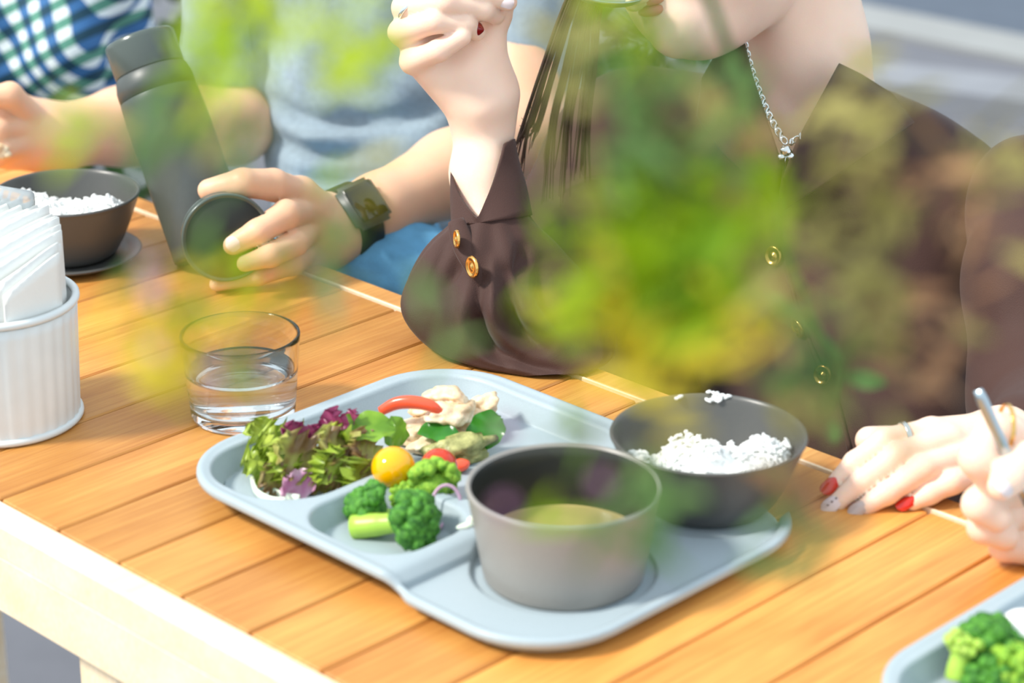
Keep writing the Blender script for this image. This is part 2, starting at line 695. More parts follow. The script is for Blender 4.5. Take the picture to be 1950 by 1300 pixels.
def nail(p0, p1, up, w, length, tip):
    """fingernail: curved plate lying on the fingertip; p0 -> p1 is the last bone, up faces out of the nail"""
    ax = unit(np.asarray(p1) - p0)
    up = unit(np.asarray(up) - ax * np.dot(up, ax))
    sd = np.cross(ax, up)
    V, F = [], []
    n, k = 9, 9
    for i in range(n):
        s = i / (n - 1)
        ww = w * (0.75 + 0.35 * s) * (math.sqrt(max(0, 1 - max(0, (s - 0.6) / 0.42) ** 2.2)) if s > 0.6 else 1) * (math.sqrt(min(1, 0.2 + s * 4)))
        for j in range(k):
            t = j / (k - 1) * 2 - 1
            c = tip + ax * (s - 0.55) * length + sd * t * ww + up * (0.0012 - 0.0030 * t * t * (ww / w) - 0.0010 * (s - 0.5) ** 2 * 4)
            V.append(c)
    for i in range(n - 1):
        for j in range(k - 1):
            F.append((i * k + j, (i + 1) * k + j, (i + 1) * k + j + 1, i * k + j + 1))
    return np.array(V), F


# ------------------------------------------------------------------ ground and street
def slab(name, x0, x1, y0, y1, z0, z1, m):
    v, f = box(x1 - x0, y1 - y0, z1 - z0)
    return mk(name, (v + np.array([(x0 + x1) / 2, (y0 + y1) / 2, z0]), f), m, smooth=False)


fl = slab('floor', -9, 9, -3, 24, -0.05, 0.0, M['ground'])
fl['kind'] = 'structure'

# ------------------------------------------------------------------ table
RZ = Euler((0, 0, TH)).to_matrix()
RT = np.array(RZ)


def tab(vf, u, v, z=0.0):
    """move a local (x along table, y across) shape to table coordinates"""
    return move(vf, RT, W(u, v, z))


U0, U1 = -1.92, -0.30
table = thing('dining_table', 'long slatted timber table with a pale front edge under the trays', 'table', W(-1.1, 0.95, -TZ))


def board(name, u, v, sx, sy, sz, ztop, m, bev=0.001, me=None):
    if me is None:
        vv, ff = box(sx, sy, sz, bev)
        me = bpy.data.meshes.new(name)
        me.from_pydata([tuple(p) for p in vv], [], [tuple(f) for f in ff])
        me.materials.append(m)
    o = bpy.data.objects.new(name, me)
    _link(o, W(u, v, ztop - sz), table)
    o.rotation_euler = (0, 0, TH)
    return o


PV0, PV1 = 0.750, 1.1475
PITCHU = 0.0611
pm = None
k0 = int((U0 + 1.193) / PITCHU)
for k in range(k0, int((U1 + 1.193) / PITCHU)):
    u = -1.193 + (k + 0.5) * PITCHU
    o = board('plank', u, (PV0 + PV1) / 2, PITCHU - 0.0016, PV1 - PV0 - 0.001, 0.022, 0.0, M['plank'], 0.0012, pm)
    pm = o.data
board('front_border', (U0 + U1) / 2, 0.7385, U1 - U0, 0.021, 0.024, 0.0006, M['pale'], 0.0015)
board('front_apron', (U0 + U1) / 2, 0.738, U1 - U0, 0.018, 0.040, -0.0235, M['pale'], 0.001)
board('edge_strip', (U0 + U1) / 2, 1.1492, U1 - U0, 0.0019, 0.020, 0.0014, M['pale'], 0.0005)
board('back_border', (U0 + U1) / 2, 1.1605, U1 - U0, 0.0195, 0.024, 0.0006, M['border'], 0.0015)
board('back_apron', (U0 + U1) / 2, 1.158, U1 - U0, 0.018, 0.05, -0.0235, M['border'], 0.001)
for u in (-1.86, -1.098, -0.36):
    for v in (0.772, 1.125):
        board('leg', u, v, 0.046, 0.046, TZ - 0.022, -0.022, M['pale'], 0.004)
for v in (0.775, 1.125):
    board('under_rail', (U0 + U1) / 2 + 0.0, v, U1 - U0 - 0.2, 0.02, 0.045, -0.0225, M['border'], 0.002)

# ------------------------------------------------------------------ tray
TU0, TU1, TV0, TV1 = -1.128, -0.790, 0.826, 1.078
STEP = -0.914


def rrect(x, y, x0, x1, y0, y1, r):
    qx = np.abs(x - (x0 + x1) / 2) - (x1 - x0) / 2 + r
    qy = np.abs(y - (y0 + y1) / 2) - (y1 - y0) / 2 + r
    return np.hypot(np.maximum(qx, 0), np.maximum(qy, 0)) + np.minimum(np.maximum(qx, qy), 0) - r


SOUP_UV = UV(1073, 1096, 0.004)
RICE_UV = UV(1345, 960, 0.004)


def tray_fn(p):
    x, y, z = p[:, 0], p[:, 1], p[:, 2]
    # outline, with the small notch on the front where plate and tray levels meet
    o = rrect(x, y, TU0, TU1, TV0, TV1, 0.060)
    o = o + 0.004 * np.exp(-((x - (STEP + 0.004)) / 0.007) ** 2) * (y < 0.86)
    s = 1 / (1 + np.exp(-(x - STEP) / 0.0022))          # 0 = plate part, 1 = tray part
    top = 0.0195 * (1 - s) + 0.0120 * s
    d = np.maximum(o + np.maximum(top - 0.0045 - z, 0) * 1.25, np.maximum(z - top, -z))
    lip = np.hypot(np.maximum(np.abs(o + 0.0022) - 0.0006, 0), np.maximum(np.abs(z - top + 0.0022) - 0.0008, 0)) - 0.0022
    d = smin(np.maximum(d, o + 0.0015), lip, 0.002)
    # food compartments
    a = rrect(x, y, TU0 + 0.012, -0.930, 0.926, TV1 - 0.014, 0.042)
    b = rrect(x, y, TU0 + 0.012, -1.023, TV0 + 0.012, TV1 - 0.014, 0.042)
    ab = smin(a, b, 0.003)
    c = rrect(x, y, -1.013, -0.928, TV0 + 0.012, 0.916, 0.028)
    comp = np.minimum(ab, c)
    cut = np.maximum(comp + np.maximum(0.017 - z, 0) * 0.55, 0.0045 - z)
    d = -smin(-d, cut, 0.003)
    # low tray field with two round recesses
    f = np.maximum(rrect(x, y, STEP - 0.08, TU1 - 0.008, TV0 + 0.007, TV1 - 0.008, 0.05), STEP + 0.004 - x)
    cut = np.maximum(f, 0.0085 - z)
    d = -smin(-d, cut, 0.002)
    for cu, cv in (SOUP_UV, RICE_UV):
        r = np.hypot(x - cu, y - cv) - 0.0545
        d = -smin(-d, np.maximum(r, 0.0045 - z), 0.0015)
    return d


tv, tf = surfnet(tray_fn, (TU0 - .006, TV0 - .006, -.003), (TU1 + .006, TV1 + .006, .0235), 0.0016)
tv = tv - np.array([(TU0 + TU1) / 2, (TV0 + TV1) / 2, 0])
tray = mk('meal_tray', (tv, tf), M['tray'], loc=(0, 0, 0))
tray.location = W((TU0 + TU1) / 2, (TV0 + TV1) / 2, 0.0005)
tray.rotation_euler = (0, 0, TH)
tag(tray, 'pale grey divided meal tray in the middle of the table under the two bowls', 'tray')
T2U, T2V = 0.474, 0.080
tray2 = tray.copy()
COL.objects.link(tray2)
tray2.location = W((TU0 + TU1) / 2 + T2U, (TV0 + TV1) / 2 + T2V, 0.0005)
tag(tray2, 'second pale grey meal tray cut off by the lower right corner', 'tray')

# ------------------------------------------------------------------ bowls


def bowl_prof(rb, rt, h, t=0.0028, curve=0.0, n=14, foot=0.003):
    """outer wall from the base up, over the rim, down the inside"""
    out, inn = [], []
    for i in range(n + 1):
        s = i / n
        r = rb + (rt - rb) * (s ** (1 / (1 + curve)) if curve else s)
        out.append((r, s * h))
        inn.append((r - t, max(foot, s * h)))
    inn = [q for i, q in enumerate(inn) if i == 0 or q[1] > foot + 1e-6]
    p = [(0, 0), (rb * 0.8, 0)] + [(rb - 0.0012, 0.0)] + [(out[0][0], 0.0012)] + out[1:-1]
    p += [(rt, h - t * 0.6), (rt - t * 0.15, h - t * 0.15), (rt - t * 0.5, h), (rt - t * 0.85, h - t * 0.15)]
    p += inn[-2:0:-1] + [(inn[0][0] * 0.985, foot + 0.0006), (inn[0][0] * 0.9, foot), (0, foot)]
    return p


def inner_r(rb, rt, h, z, t=0.0028, curve=0.0):
    s = z / h
    return rb + (rt - rb) * (s ** (1 / (1 + curve)) if curve else s) - t


soup_base = W(SOUP_UV[0], SOUP_UV[1], 0.0052)
zt = z_over(soup_base, (1077, 920))
SH = zt - 0.0052
SRT = 188 / FPX * np.linalg.norm(W(*SOUP_UV, zt) - CAMV)
SRB = 0.047
soup_bowl = thing('soup_bowl', 'tall grey plastic bowl half full of soup at the front of the tray', 'bowl', soup_base)
mk('bowl_wall', move(lathe(bowl_prof(SRB, SRT, SH, 0.0030), 72), None, soup_base), M['bowl'], soup_bowl, loc=soup_base)
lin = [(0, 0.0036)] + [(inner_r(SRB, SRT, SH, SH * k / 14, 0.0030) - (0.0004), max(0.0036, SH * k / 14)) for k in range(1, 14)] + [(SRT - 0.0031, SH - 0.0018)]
mk('shaded_inside', move(lathe(lin, 72), None, soup_base), M['bowlshade'], soup_bowl, loc=soup_base)  # inside surface coloured dark for the shade within the bowl
zs = SH * 0.38
sr = inner_r(SRB, SRT, SH, zs, 0.0030) + 0.0004
sp = [(0, zs)] + [(sr * k / 10, zs + 0.00025 * math.sin(k * 2.1)) for k in range(1, 10)] + [(sr - 0.0008, zs), (sr, zs + 0.0008), (sr, zs - 0.002), (0, zs - 0.004)]
sp = [(r, z) for r, z in sp]
o = mk('miso_soup', move(lathe(sp[::-1], 64), None, soup_base), M['soup'], loc=soup_base + EZ * zs)
tag(o, 'cloudy tan soup filling the lower half of the tall grey bowl', 'soup')

rice_base = W(RICE_UV[0], RICE_UV[1], 0.0052)
zt = z_over(rice_base, (1338, 822))
RH = zt - 0.0052
RRT = 188 / FPX * np.linalg.norm(W(*RICE_UV, zt) - CAMV)
RRB, RCV = 0.036, 0.55
rice_bowl = thing('rice_bowl', 'charcoal rice bowl at the back right of the tray', 'bowl', rice_base)
mk('bowl_wall', move(lathe(bowl_prof(RRB, RRT, RH, 0.0026, RCV, 20), 72), None, rice_base), M['bowldark'], rice_bowl, loc=rice_base)

G0 = None


def grains(fn, n, seed):
    """rice grains lying on the surface z = fn(x, y) (nan = outside)"""
    r = np.random.default_rng(seed)
    gv, gf = lathe([(0, -1), (0.62, -0.72), (1, -0.1), (0.9, 0.5), (0, 1)], 6)
    parts = []
    while len(parts) < n:
        x, y, z = fn(r)
        L = r.uniform(0.0024, 0.0032)
        d = unit(np.array([r.normal(), r.normal(), r.normal() * 0.55]))
        R = frame(d, r.normal(size=3))
        v = (gv * np.array([0.00125, 0.00115, L])) @ R.T + np.array([x, y, z])
        parts.append((v, gf))
    return join(*parts)


def rice_top(x, y, R, seed, drop=0.0):
    p = np.stack([x, y, np.zeros_like(x)], -1).reshape(-1, 3)
    return (0.0075 * wob(p, 26, seed, 2) + 0.003 * wob(p, 70, seed + 1, 1)).reshape(np.shape(x)) + drop


def rice_mass(name, base, zfill, rr, hump, n, seed, label, back):
    """mound of rice; hump = (x, y, height, width) peaks in the bowl's own x, y; back = direction along which the mound falls off"""
    bx, by, bd = back

    def top(x, y):
        x = np.asarray(x, float)
        y = np.asarray(y, float)
        rad = np.hypot(x, y) / rr
        z = zfill + rice_top(x, y, rr, seed)
        for hx, hy, hh, hw in hump:
            z = z + hh * np.exp(-((x - hx) ** 2 + (y - hy) ** 2) / hw ** 2)
        z = z - bd / (1 + np.exp(-((x * bx + y * by) - 0.012) / 0.004))
        return z * (1 - rad ** 8) + (zfill - bd * 0.3) * rad ** 8 if False else z
    V, F = [(0, 0, float(top(0, 0)))], []
    nr, ns = 14, 48
    for i in range(1, nr + 1):
        for k in range(ns):
            a = 2 * math.pi * k / ns
            r_ = rr * i / nr
            V.append((r_ * math.cos(a), r_ * math.sin(a), float(top(r_ * math.cos(a), r_ * math.sin(a))) - 0.0012))
    for k in range(ns):
        F.append((0, 1 + k, 1 + (k + 1) % ns))
        for i in range(nr - 1):
            a, b = 1 + i * ns + k, 1 + i * ns + (k + 1) % ns
            F.append((a, a + ns, b + ns, b))
    V += [(v[0] * 0.9, v[1] * 0.9, v[2] - 0.012) for v in V[-ns:]]
    n0 = len(V) - 2 * ns
    for k in range(ns):
        a, b = n0 + k, n0 + (k + 1) % ns
        F.append((a, a + ns, b + ns, b))

    def pick(r):
        a = r.uniform(0, 2 * math.pi)
        q = rr * 0.99 * math.sqrt(r.uniform(0, 1))
        x, y = q * math.cos(a), q * math.sin(a)
        return x, y, float(top(x, y)) + r.uniform(-0.0008, 0.0016)
    vf = join((np.array(V), F), grains(pick, n, seed))
    o = mk(name, move(vf, None, base), M['rice'], loc=np.asarray(base))
    tag(o, label, 'rice', kind='stuff')
    return o


zf = RH * 0.66
rice_mass('cooked_rice', rice_base, zf, inner_r(RRB, RRT, RH, zf - 0.004, 0.0026, RCV) - 0.0005,
          [(-0.022, 0.010, 0.012, 0.009), (0.000, 0.014, 0.010, 0.008), (0.030, 0.004, 0.013, 0.008), (0.01, -0.014, 0.004, 0.02)], 1700, 5,
          'white cooked rice heaped in the charcoal bowl on the middle tray', (-.1, 1, 0.012))
# stray grains stuck to the inside of the back wall
rp = Q(1372, 757, (rice_base[1] + RRT * 0.90))
for nm, (px, py), n_, lab in (('rice_clump', (1373, 757), 16, 'small clump of rice stuck to the inner back wall of the charcoal bowl'),
                              ('rice_grain', (1296, 757), 2, 'stray rice grains on the inner wall left of the stuck clump')):
    r = ray(px, py)
    # meet the inner wall: march along the ray
    t = 1.2
    while t < 2.2:
        w = CAMV + r * t
        loc = w - rice_base
        if 0 < loc[2] < RH and np.hypot(loc[0], loc[1]) > inner_r(RRB, RRT, RH, loc[2], 0.0026, RCV) - 0.0006 and loc[1] > 0:
            break
        t += 0.0004
    gg = np.random.default_rng(n_)
    nr_ = unit(np.array([-loc[0], -loc[1], 0.5 * np.hypot(loc[0], loc[1])]))
    Rw = frame(nr_, (1, 0, 0))

    def on_wall(r_):
        a = r_.normal(size=2) * np.array([0.0040, 0.0016]) * (1 if n_ > 3 else 0.3)
        q = w + Rw[:, 0] * a[0] + Rw[:, 1] * a[1] + nr_ * r_.uniform(0, 0.0012)
        return q
    o = mk(nm, grains(on_wall, n_, 90 + n_), M['rice'])
    tag(o, lab, 'rice', kind='stuff')

# far-left bowl on its saucer
fb = P(132, 470, 0.010)
sau = fb - EZ * 0.010
prof = [(0, 0), (0.040, 0), (0.044, 0.001), (0.056, 0.006), (0.0575, 0.0075), (0.0560, 0.0085), (0.044, 0.0045), (0.040, 0.0035), (0, 0.0035)]
o = mk('saucer', move(lathe(prof, 64), None, sau + EZ * 0.0003), M['bowldark'], loc=sau)
tag(o, 'dark grey saucer under the rice bowl behind the napkins', 'saucer')
fb = sau + EZ * 0.0040
zt = z_over(fb, (124, 364))
FH = zt - 0.004
FRT = 139 / FPX * np.linalg.norm(fb + EZ * FH - CAMV)
far_bowl = thing('rice_bowl', 'grey rice bowl on a saucer behind the napkin holder', 'bowl', fb)
mk('bowl_wall', move(lathe(bowl_prof(0.034, FRT, FH, 0.0026, 0.45, 20), 64), None, fb), M['bowldark'], far_bowl, loc=fb)
zf = FH * 0.66
rice_mass('cooked_rice', fb, zf, inner_r(0.034, FRT, FH, zf - 0.004, 0.0026, 0.45) - 0.0005,
          [(-0.012, -0.01, 0.012, 0.018), (0.012, -0.008, 0.010, 0.018)], 1300, 8,
          'white rice in the far grey bowl at the left edge', (0.3, 1, 0.004))

# ------------------------------------------------------------------ glass of water
gb = P(464, 792, 0.0)
zt = z_over(gb, (457, 634))
GH = zt
GRT = 114 / FPX * np.linalg.norm(gb + EZ * GH - CAMV)
GRB = GRT * 0.88
glass = thing('water_glass', 'clear low tumbler glass of water on the table left of the tray', 'glass', gb)
n = 16
gp = [(0, 0.0012), (GRB * 0.7, 0.0010), (GRB * 0.90, 0.0002), (GRB * 0.965, 0.0012), (GRB, 0.0045)]
gp += [(GRB + (GRT - GRB) * (k / n), 0.0045 + (GH - 0.006) * k / n) for k in range(1, n)]
gp += [(GRT, GH - 0.0012), (GRT - 0.0003, GH - 0.0003), (GRT - 0.0010, GH), (GRT - 0.0018, GH - 0.0003), (GRT - 0.0021, GH - 0.0014)]
gin = [(GRB + (GRT - GRB) * (k / n) - 0.0021, 0.0045 + (GH - 0.006) * k / n) for k in range(n - 1, 1, -1)]
gp += gin + [(GRB - 0.004, 0.0085), (GRB - 0.009, 0.0070), (GRB * 0.5, 0.0066), (0, 0.0066)]
mk('glass_wall', move(lathe(gp, 96), None, gb + EZ * 0.0003), M['glass'], glass, loc=gb)
WL_Z = z_over(gb, (460, 699))


def gl_in(z):
    return GRB + (GRT - GRB) * ((z - 0.0045) / (GH - 0.006)) - 0.0021


wp = [(0, 0.0064), (GRB * 0.5, 0.0064), (GRB - 0.0088, 0.0068), (GRB - 0.0037, 0.0083)]
wp += [(gl_in(0.0105 + (WL_Z - 0.0105) * k / 8) + 0.0002, 0.0105 + (WL_Z - 0.0105) * k / 8) for k in range(9)]
wp += [(gl_in(WL_Z) - 0.0014, WL_Z - 0.0008), (gl_in(WL_Z) - 0.004, WL_Z - 0.0012), (0, WL_Z - 0.0012)]
o = mk('water', move(lathe(wp, 96), None, gb + EZ * 0.0003), M['water'], loc=gb)
tag(o, 'clear water half filling the low tumbler glass', 'water')

# ------------------------------------------------------------------ napkin holder
nb = P(8, 794, 0.0)
NH = z_over(nb, (10, 560))
NRB = 141 / FPX * np.linalg.norm(nb - CAMV)
NRT = 152 / FPX * np.linalg.norm(nb + EZ * NH - CAMV)
holder = thing('napkin_holder', 'white ribbed round metal cup of paper napkins at the left edge', 'holder', nb)


def ribs(a, z, i):
    return 1 + (0.016 * (abs(math.sin(a * 33 / 2)) ** 1.6 - 0.5) if 2 <= i <= 13 else 0)


hp = [(0, 0), (NRB, 0), (NRB * 1.01, 0.003)] + [(NRB + (NRT - NRB) * k / 10, 0.005 + (NH - 0.012) * k / 10) for k in range(11)]
mk('ribbed_wall', move(lathe(hp + [(NRT * 0.965, NH - 0.006), (NRT * 0.955, NH * 0.5), (NRB * 0.93, 0.004), (0, 0.004)], 33 * 8, ribs), None, nb + EZ * 0.0003), M['enamel'], holder, loc=nb)
a = np.linspace(0, 2 * math.pi, 65)[:-1]
for nm, rr, zz, t in (('rolled_rim', NRT * 0.99, NH - 0.003, 0.0028), ('base_ring', NRB * 1.0, 0.0030, 0.0026)):
    mk(nm, move(tube(np.stack([rr * np.cos(a), rr * np.sin(a), np.full(64, zz)], 1), t, 8, closed=True), None, nb), M['enamel'], holder, loc=nb)


def napkin_sheet(dep, hgt, lean, bow, th=0.0012):
    """folded paper square standing on edge: width along y, height along z, bowed like a page"""
    ny, nz = 8, 14
    V, F = [], []
    for side in (0, 1):
        for i in range(nz + 1):
            s = i / nz
            for j in range(ny + 1):
                t = j / ny
                x = lean * s ** 2.2 + bow * math.sin(math.pi * t) * (0.3 + 0.7 * s) + th * side
                z = hgt * s - 0.018 * s * (1 - t) ** 1.5
                V.append((x, (t - 0.5) * dep, z))
    m = (ny + 1) * (nz + 1)
    for i in range(nz):
        for j in range(ny):
            a, b, c, d = i * (ny + 1) + j, i * (ny + 1) + j + 1, (i + 1) * (ny + 1) + j + 1, (i + 1) * (ny + 1) + j
            F += [(a, d, c, b), (a + m, b + m, c + m, d + m)]
    ring = [j for j in range(ny + 1)] + [i * (ny + 1) + ny for i in range(1, nz + 1)] + [nz * (ny + 1) + j for j in range(ny - 1, -1, -1)] + [i * (ny + 1) for i in range(nz - 1, 0, -1)]
    for q, w in zip(ring, ring[1:] + ring[:1]):
        F.append((q, w, w + m, q + m))
    return np.array(V), F


NN = 24
for k in range(NN):
    s = k / (NN - 1) * 2 - 1
    dep = 2 * math.sqrt(max(0.0002, (NRB * 0.93) ** 2 - (s * NRB * 0.86) ** 2)) * 0.98
    dep = max(0.045, dep)
    hg = 0.128 + 0.008 * (1 - s * s) - 0.006 * s + random.uniform(-0.003, 0.003)
    vf = napkin_sheet(dep, hg, 0.006 * s - 0.004, 0.003)
    vf = move(vf, RT, nb + E1 * s * NRB * 0.86 + EZ * 0.0045)
    o = mk('paper_napkin', vf, M['napkin'])
    o['group'] = 'napkins in the white cup'
    tag(o, 'folded white paper napkin standing among the sheets in the white cup', 'napkin')
v, f = box(0.040, 0.012, 0.018, 0.002)
fc = Q(8, 372, nb[1] + 0.045)
o = mk('wet_wipe_sachet', (move((v, f), np.array(Euler((0.2, 0.1, -0.2)).to_matrix()), fc - EZ * 0.012)), M['film'])
tag(o, 'clear plastic sachet lying on top of the napkins at the left edge', 'sachet')

# ------------------------------------------------------------------ food on the middle tray
TF = 0.0055


def leaf(base, d, up, L, Wd, ruf=0.004, nr=5, curl=0.3, roll=0.0, seed=1, n=22, k=15, lobes=0.15, cup=0.2):
    """salad leaf: midrib from base along d, ruffled margin, curling over towards up"""
    r = np.random.default_rng(seed)
    d = unit(d)
    up = unit(np.asarray(up, float) - d * np.dot(up, d))
    sd = np.cross(up, d)
    ca, sa = math.cos(roll), math.sin(roll)
    sd, up = sd * ca + up * sa, up * ca - sd * sa
    ph = r.uniform(0, 6.28, 6)
    V, F = [], []
    for i in range(n):
        s = i / (n - 1)
        ang = curl * s * s * 2.2
        an = ang if abs(ang) > 1e-4 else 1e-4
        along = d * (L * math.sin(an) / an * s) + up * (L * s * (1 - math.cos(an)) / an)
        nrm = up * math.cos(ang) - d * math.sin(ang)
        w = Wd * (0.18 + 0.82 * math.sin(math.pi * min(1, 0.12 + 0.80 * s)) ** 0.7) * (1 if s < 0.93 else math.sqrt(max(0.05, 1 - ((s - 0.93) / 0.08) ** 2)))
        for j in range(k):
            t = j / (k - 1) * 2 - 1
            e = abs(t) ** 2.2
            ww = w * (1 + lobes * math.sin(nr * 2.3 * s * 3.1 + ph[0] + (2 if t > 0 else 0)) * e)
            z = ruf * e * (math.sin(nr * 6.28 * s + ph[1] + t) + 0.7 * math.sin(nr * 9.7 * s + ph[2] + 3 * t)) + cup * w * t * t
            tipz = ruf * 0.8 * max(0, s - 0.8) / 0.2 * math.sin(6.28 * t * 1.3 * max(1, nr / 3) + ph[3])
            V.append(base + along + sd * t * ww + nrm * (z + tipz))
    for i in range(n - 1):
        for j in range(k - 1):
            F.append((i * k + j, i * k + j + 1, (i + 1) * k + j + 1, (i + 1) * k + j))
    return np.array(V), F


def add_leaf(name, m, px, tip, zb, zt, Wd, label, cat='salad leaf', rib=None, group=None, **kw):
    b, t = P(*px, zb), P(*tip, zt)
    d = t - b
    o = mk(name, leaf(b, d, kw.pop('up', (0, -0.25, 1)), np.linalg.norm(d) * 1.05, Wd, **kw), m)
    tag(o, label, cat, group)
    return o


L_ = M['lettuce']
LB = M['lettuceb']
RD = M['radic']
RP = M['radicp']
salad = [
    # name, material, base px, tip px, z base, z tip, half width, label, options
    ('lettuce_leaf', L_, (560, 880), (478, 812), .010, .030, .013, 'yellow-green frilly lettuce tip poking out towards the water glass', dict(ruf=.007, nr=6, curl=.2, seed=1, up=(-.2, -.6, 1))),
    ('lettuce_leaf', L_, (590, 870), (470, 900), .012, .012, .017, 'pale yellow-green frilly lettuce leaf at the left end of the tray', dict(ruf=.008, nr=6, curl=.1, seed=2, up=(-.3, -.5, 1))),
    ('lettuce_leaf', L_, (600, 845), (495, 850), .022, .026, .013, 'frilly lettuce leaf lying above the pale leaf at the left end', dict(ruf=.008, nr=6, curl=.15, seed=3, up=(-.3, -.6, 1))),
    ('lettuce_leaf', LB, (620, 900), (520, 850), .016, .034, .017, 'bronze-tinged frilly lettuce leaf in the middle of the salad', dict(ruf=.005, nr=5, curl=.25, seed=4, up=(-.2, -.7, 1))),
    ('lettuce_leaf', LB, (690, 870), (590, 850), .018, .034, .015, 'brown-green lettuce leaf behind the small purple leaf', dict(ruf=.005, nr=5, curl=.3, seed=5, up=(0, -.7, 1))),
    ('lettuce_leaf', LB, (720, 880), (650, 850), .014, .030, .016, 'shaded bronze lettuce leaf left of the yellow tomato', dict(ruf=.004, nr=5, curl=.3, seed=6, up=(0, -.8, 1))),
    ('lettuce_leaf', LB, (700, 925), (620, 880), .010, .022, .016, 'curled lettuce leaf with a brown frilled edge in front of the salad', dict(ruf=.006, nr=7, curl=.4, seed=7, up=(-.1, -.8, 1))),
    ('lettuce_leaf', L_, (705, 905), (640, 925), .012, .010, .012, 'light green lettuce frill beside the compartment divider', dict(ruf=.004, nr=6, curl=.4, seed=8, up=(0, -.7, 1))),
    ('lettuce_leaf', L_, (600, 905), (560, 900), .012, .020, .011, 'small light lettuce frill above the pink radicchio piece', dict(ruf=.005, nr=5, curl=.2, seed=9, up=(0, -.7, 1))),
    ('lettuce_leaf', L_, (680, 830), (640, 835), .024, .032, .012, 'pale lettuce frill below the upright purple leaf', dict(ruf=.005, nr=5, curl=.2, seed=10, up=(0, -.7, 1))),
    ('lettuce_leaf', LB, (560, 930), (500, 900), .008, .018, .014, 'bronze lettuce leaf drooping to the tray floor at the left', dict(ruf=.005, nr=5, curl=.2, seed=31, up=(-.2, -.7, 1))),
    ('lettuce_leaf', LB, (640, 920), (570, 880), .008, .020, .016, 'dark folded lettuce leaf under the others above the pink piece', dict(ruf=.005, nr=5, curl=.2, seed=32, up=(-.2, -.7, 1))),
    ('radicchio_leaf', RD, (590, 850), (538, 812), .026, .040, .010, 'small dark purple radicchio leaf at the left of the salad', dict(ruf=.003, nr=3, curl=.2, seed=11, up=(0, -.9, .6))),
    ('radicchio_leaf', RD, (600, 840), (585, 812), .028, .036, .008, 'purple radicchio scrap right of the dark purple leaf', dict(ruf=.003, nr=3, curl=.2, seed=33, up=(0, -.9, .6))),
    ('radicchio_leaf', RD, (620, 825), (660, 785), .030, .046, .010, 'upright purple radicchio leaf at the back of the salad', dict(ruf=.0035, nr=3, curl=.3, seed=12, up=(0, -.9, .6))),
    ('radicchio_leaf', RD, (655, 800), (686, 787), .036, .044, .005, 'thin purple radicchio tip leaning right at the back of the salad', dict(ruf=.002, nr=2, curl=.2, seed=13, up=(0, -.9, .6))),
    ('radicchio_leaf', RP, (585, 945), (545, 905), .007, .020, .012, 'pink and white radicchio piece at the front of the salad', dict(ruf=.003, nr=3, curl=.3, seed=14, up=(-.2, -.8, .7))),
    ('baby_leaf', M['baby'], (650, 820), (748, 806), .034, .038, .013, 'smooth green baby leaf lying across the back of the salad', dict(ruf=.0012, nr=2, curl=-.15, lobes=.03, seed=15, up=(0, -.4, 1))),
    ('baby_leaf', M['baby'], (735, 805), (775, 850), .036, .018, .011, 'pale green leaf folding down behind the yellow tomato', dict(ruf=.0015, nr=2, curl=-.3, lobes=.03, seed=16, up=(0, -.6, 1))),
    ('basil_leaf', M['basil'], (900, 840), (958, 795), .014, .030, .012, 'glossy dark green leaf standing behind the soup bowl', dict(ruf=.001, nr=2, curl=.2, lobes=.02, seed=17, up=(-.2, -.9, .5))),
    ('basil_leaf', M['basil'], (800, 815), (870, 830), .022, .022, .008, 'flat green leaf under the red pepper strip', dict(ruf=.001, nr=2, curl=-.1, lobes=.02, seed=18, up=(0, -.5, 1))),
]
for name, m, b, t, zb, zt_, w, lab, kw in salad:
    add_leaf(name, m, b, t, zb, zt_, w, lab, cup=kw.pop('cup', 0.15), **kw)
for k_, (b, t, zb, zt_, w, lab) in enumerate([((560, 890), (500, 868), .016, .030, .014, 'bright frilled lettuce leaf over the left end of the salad heap'),
                                             ((640, 900), (600, 868), .020, .032, .013, 'light green lettuce frill on top of the bronze leaves'),
                                             ((690, 915), (655, 890), .012, .024, .011, 'curled pale lettuce frill left of the yellow tomato')]):
    add_leaf('lettuce_leaf', L_, b, t, zb, zt_, w, lab, ruf=.007, nr=6, curl=.35, seed=60 + k_, up=(-.1, -.8, 1), cup=.15)
# cabbage shreds
for i, (pts, lab) in enumerate([
    ([(478, 905), (488, 935), (515, 952), (545, 955)], 'curved white cabbage shred at the left end of the tray'),
    ([(520, 935), (545, 945), (570, 950)], 'short white cabbage shred under the pink radicchio piece')]):
    c = curve_pts([P(x, y, 0.0085) for x, y in pts], 14)
    o = mk('cabbage_shred', tube(c, np.linspace(.0022, .0030, 14), 8, 0.5), M['onionw'])
    tag(o, lab, 'cabbage')

# chicken
ch = [((850, 757), .032, (.018, .011, .007), 21, 'top piece of sliced poached chicken on the heap'),
      ((818, 770), .026, (.015, .012, .006), 22, 'chicken slice left of the top piece, above the pepper strip'),
      ((862, 787), .028, (.016, .012, .007), 23, 'chicken slice right of the red pepper strip'),
      ((893, 800), .016, (.014, .011, .007), 24, 'chicken slice behind the green leaf'),
      ((917, 775), .020, (.012, .010, .008), 25, 'browned chicken piece at the right of the heap'),
      ((800, 812), .016, (.017, .013, .007), 26, 'chicken slice in front below the red pepper strip'),
      ((838, 838), .012, (.019, .011, .006), 27, 'folded chicken slice above the red tomato'),
      ((785, 835), .010, (.012, .010, .006), 28, 'small chicken piece behind the yellow tomato'),
      ((850, 800), .006, (.026, .020, .006), 29, 'flat chicken slice at the bottom of the heap')]
for (px, z, rad, sd, lab) in ch:
    rr = np.random.default_rng(sd)
    vf = blob(P(*px, z), rad, (rr.uniform(-.5, .5), rr.uniform(-.4, .4), rr.uniform(0, 3)), 0.22, 62, sd, 4)
    o = mk('chicken_slice', vf, M['chick'])
    tag(o, lab, 'chicken')
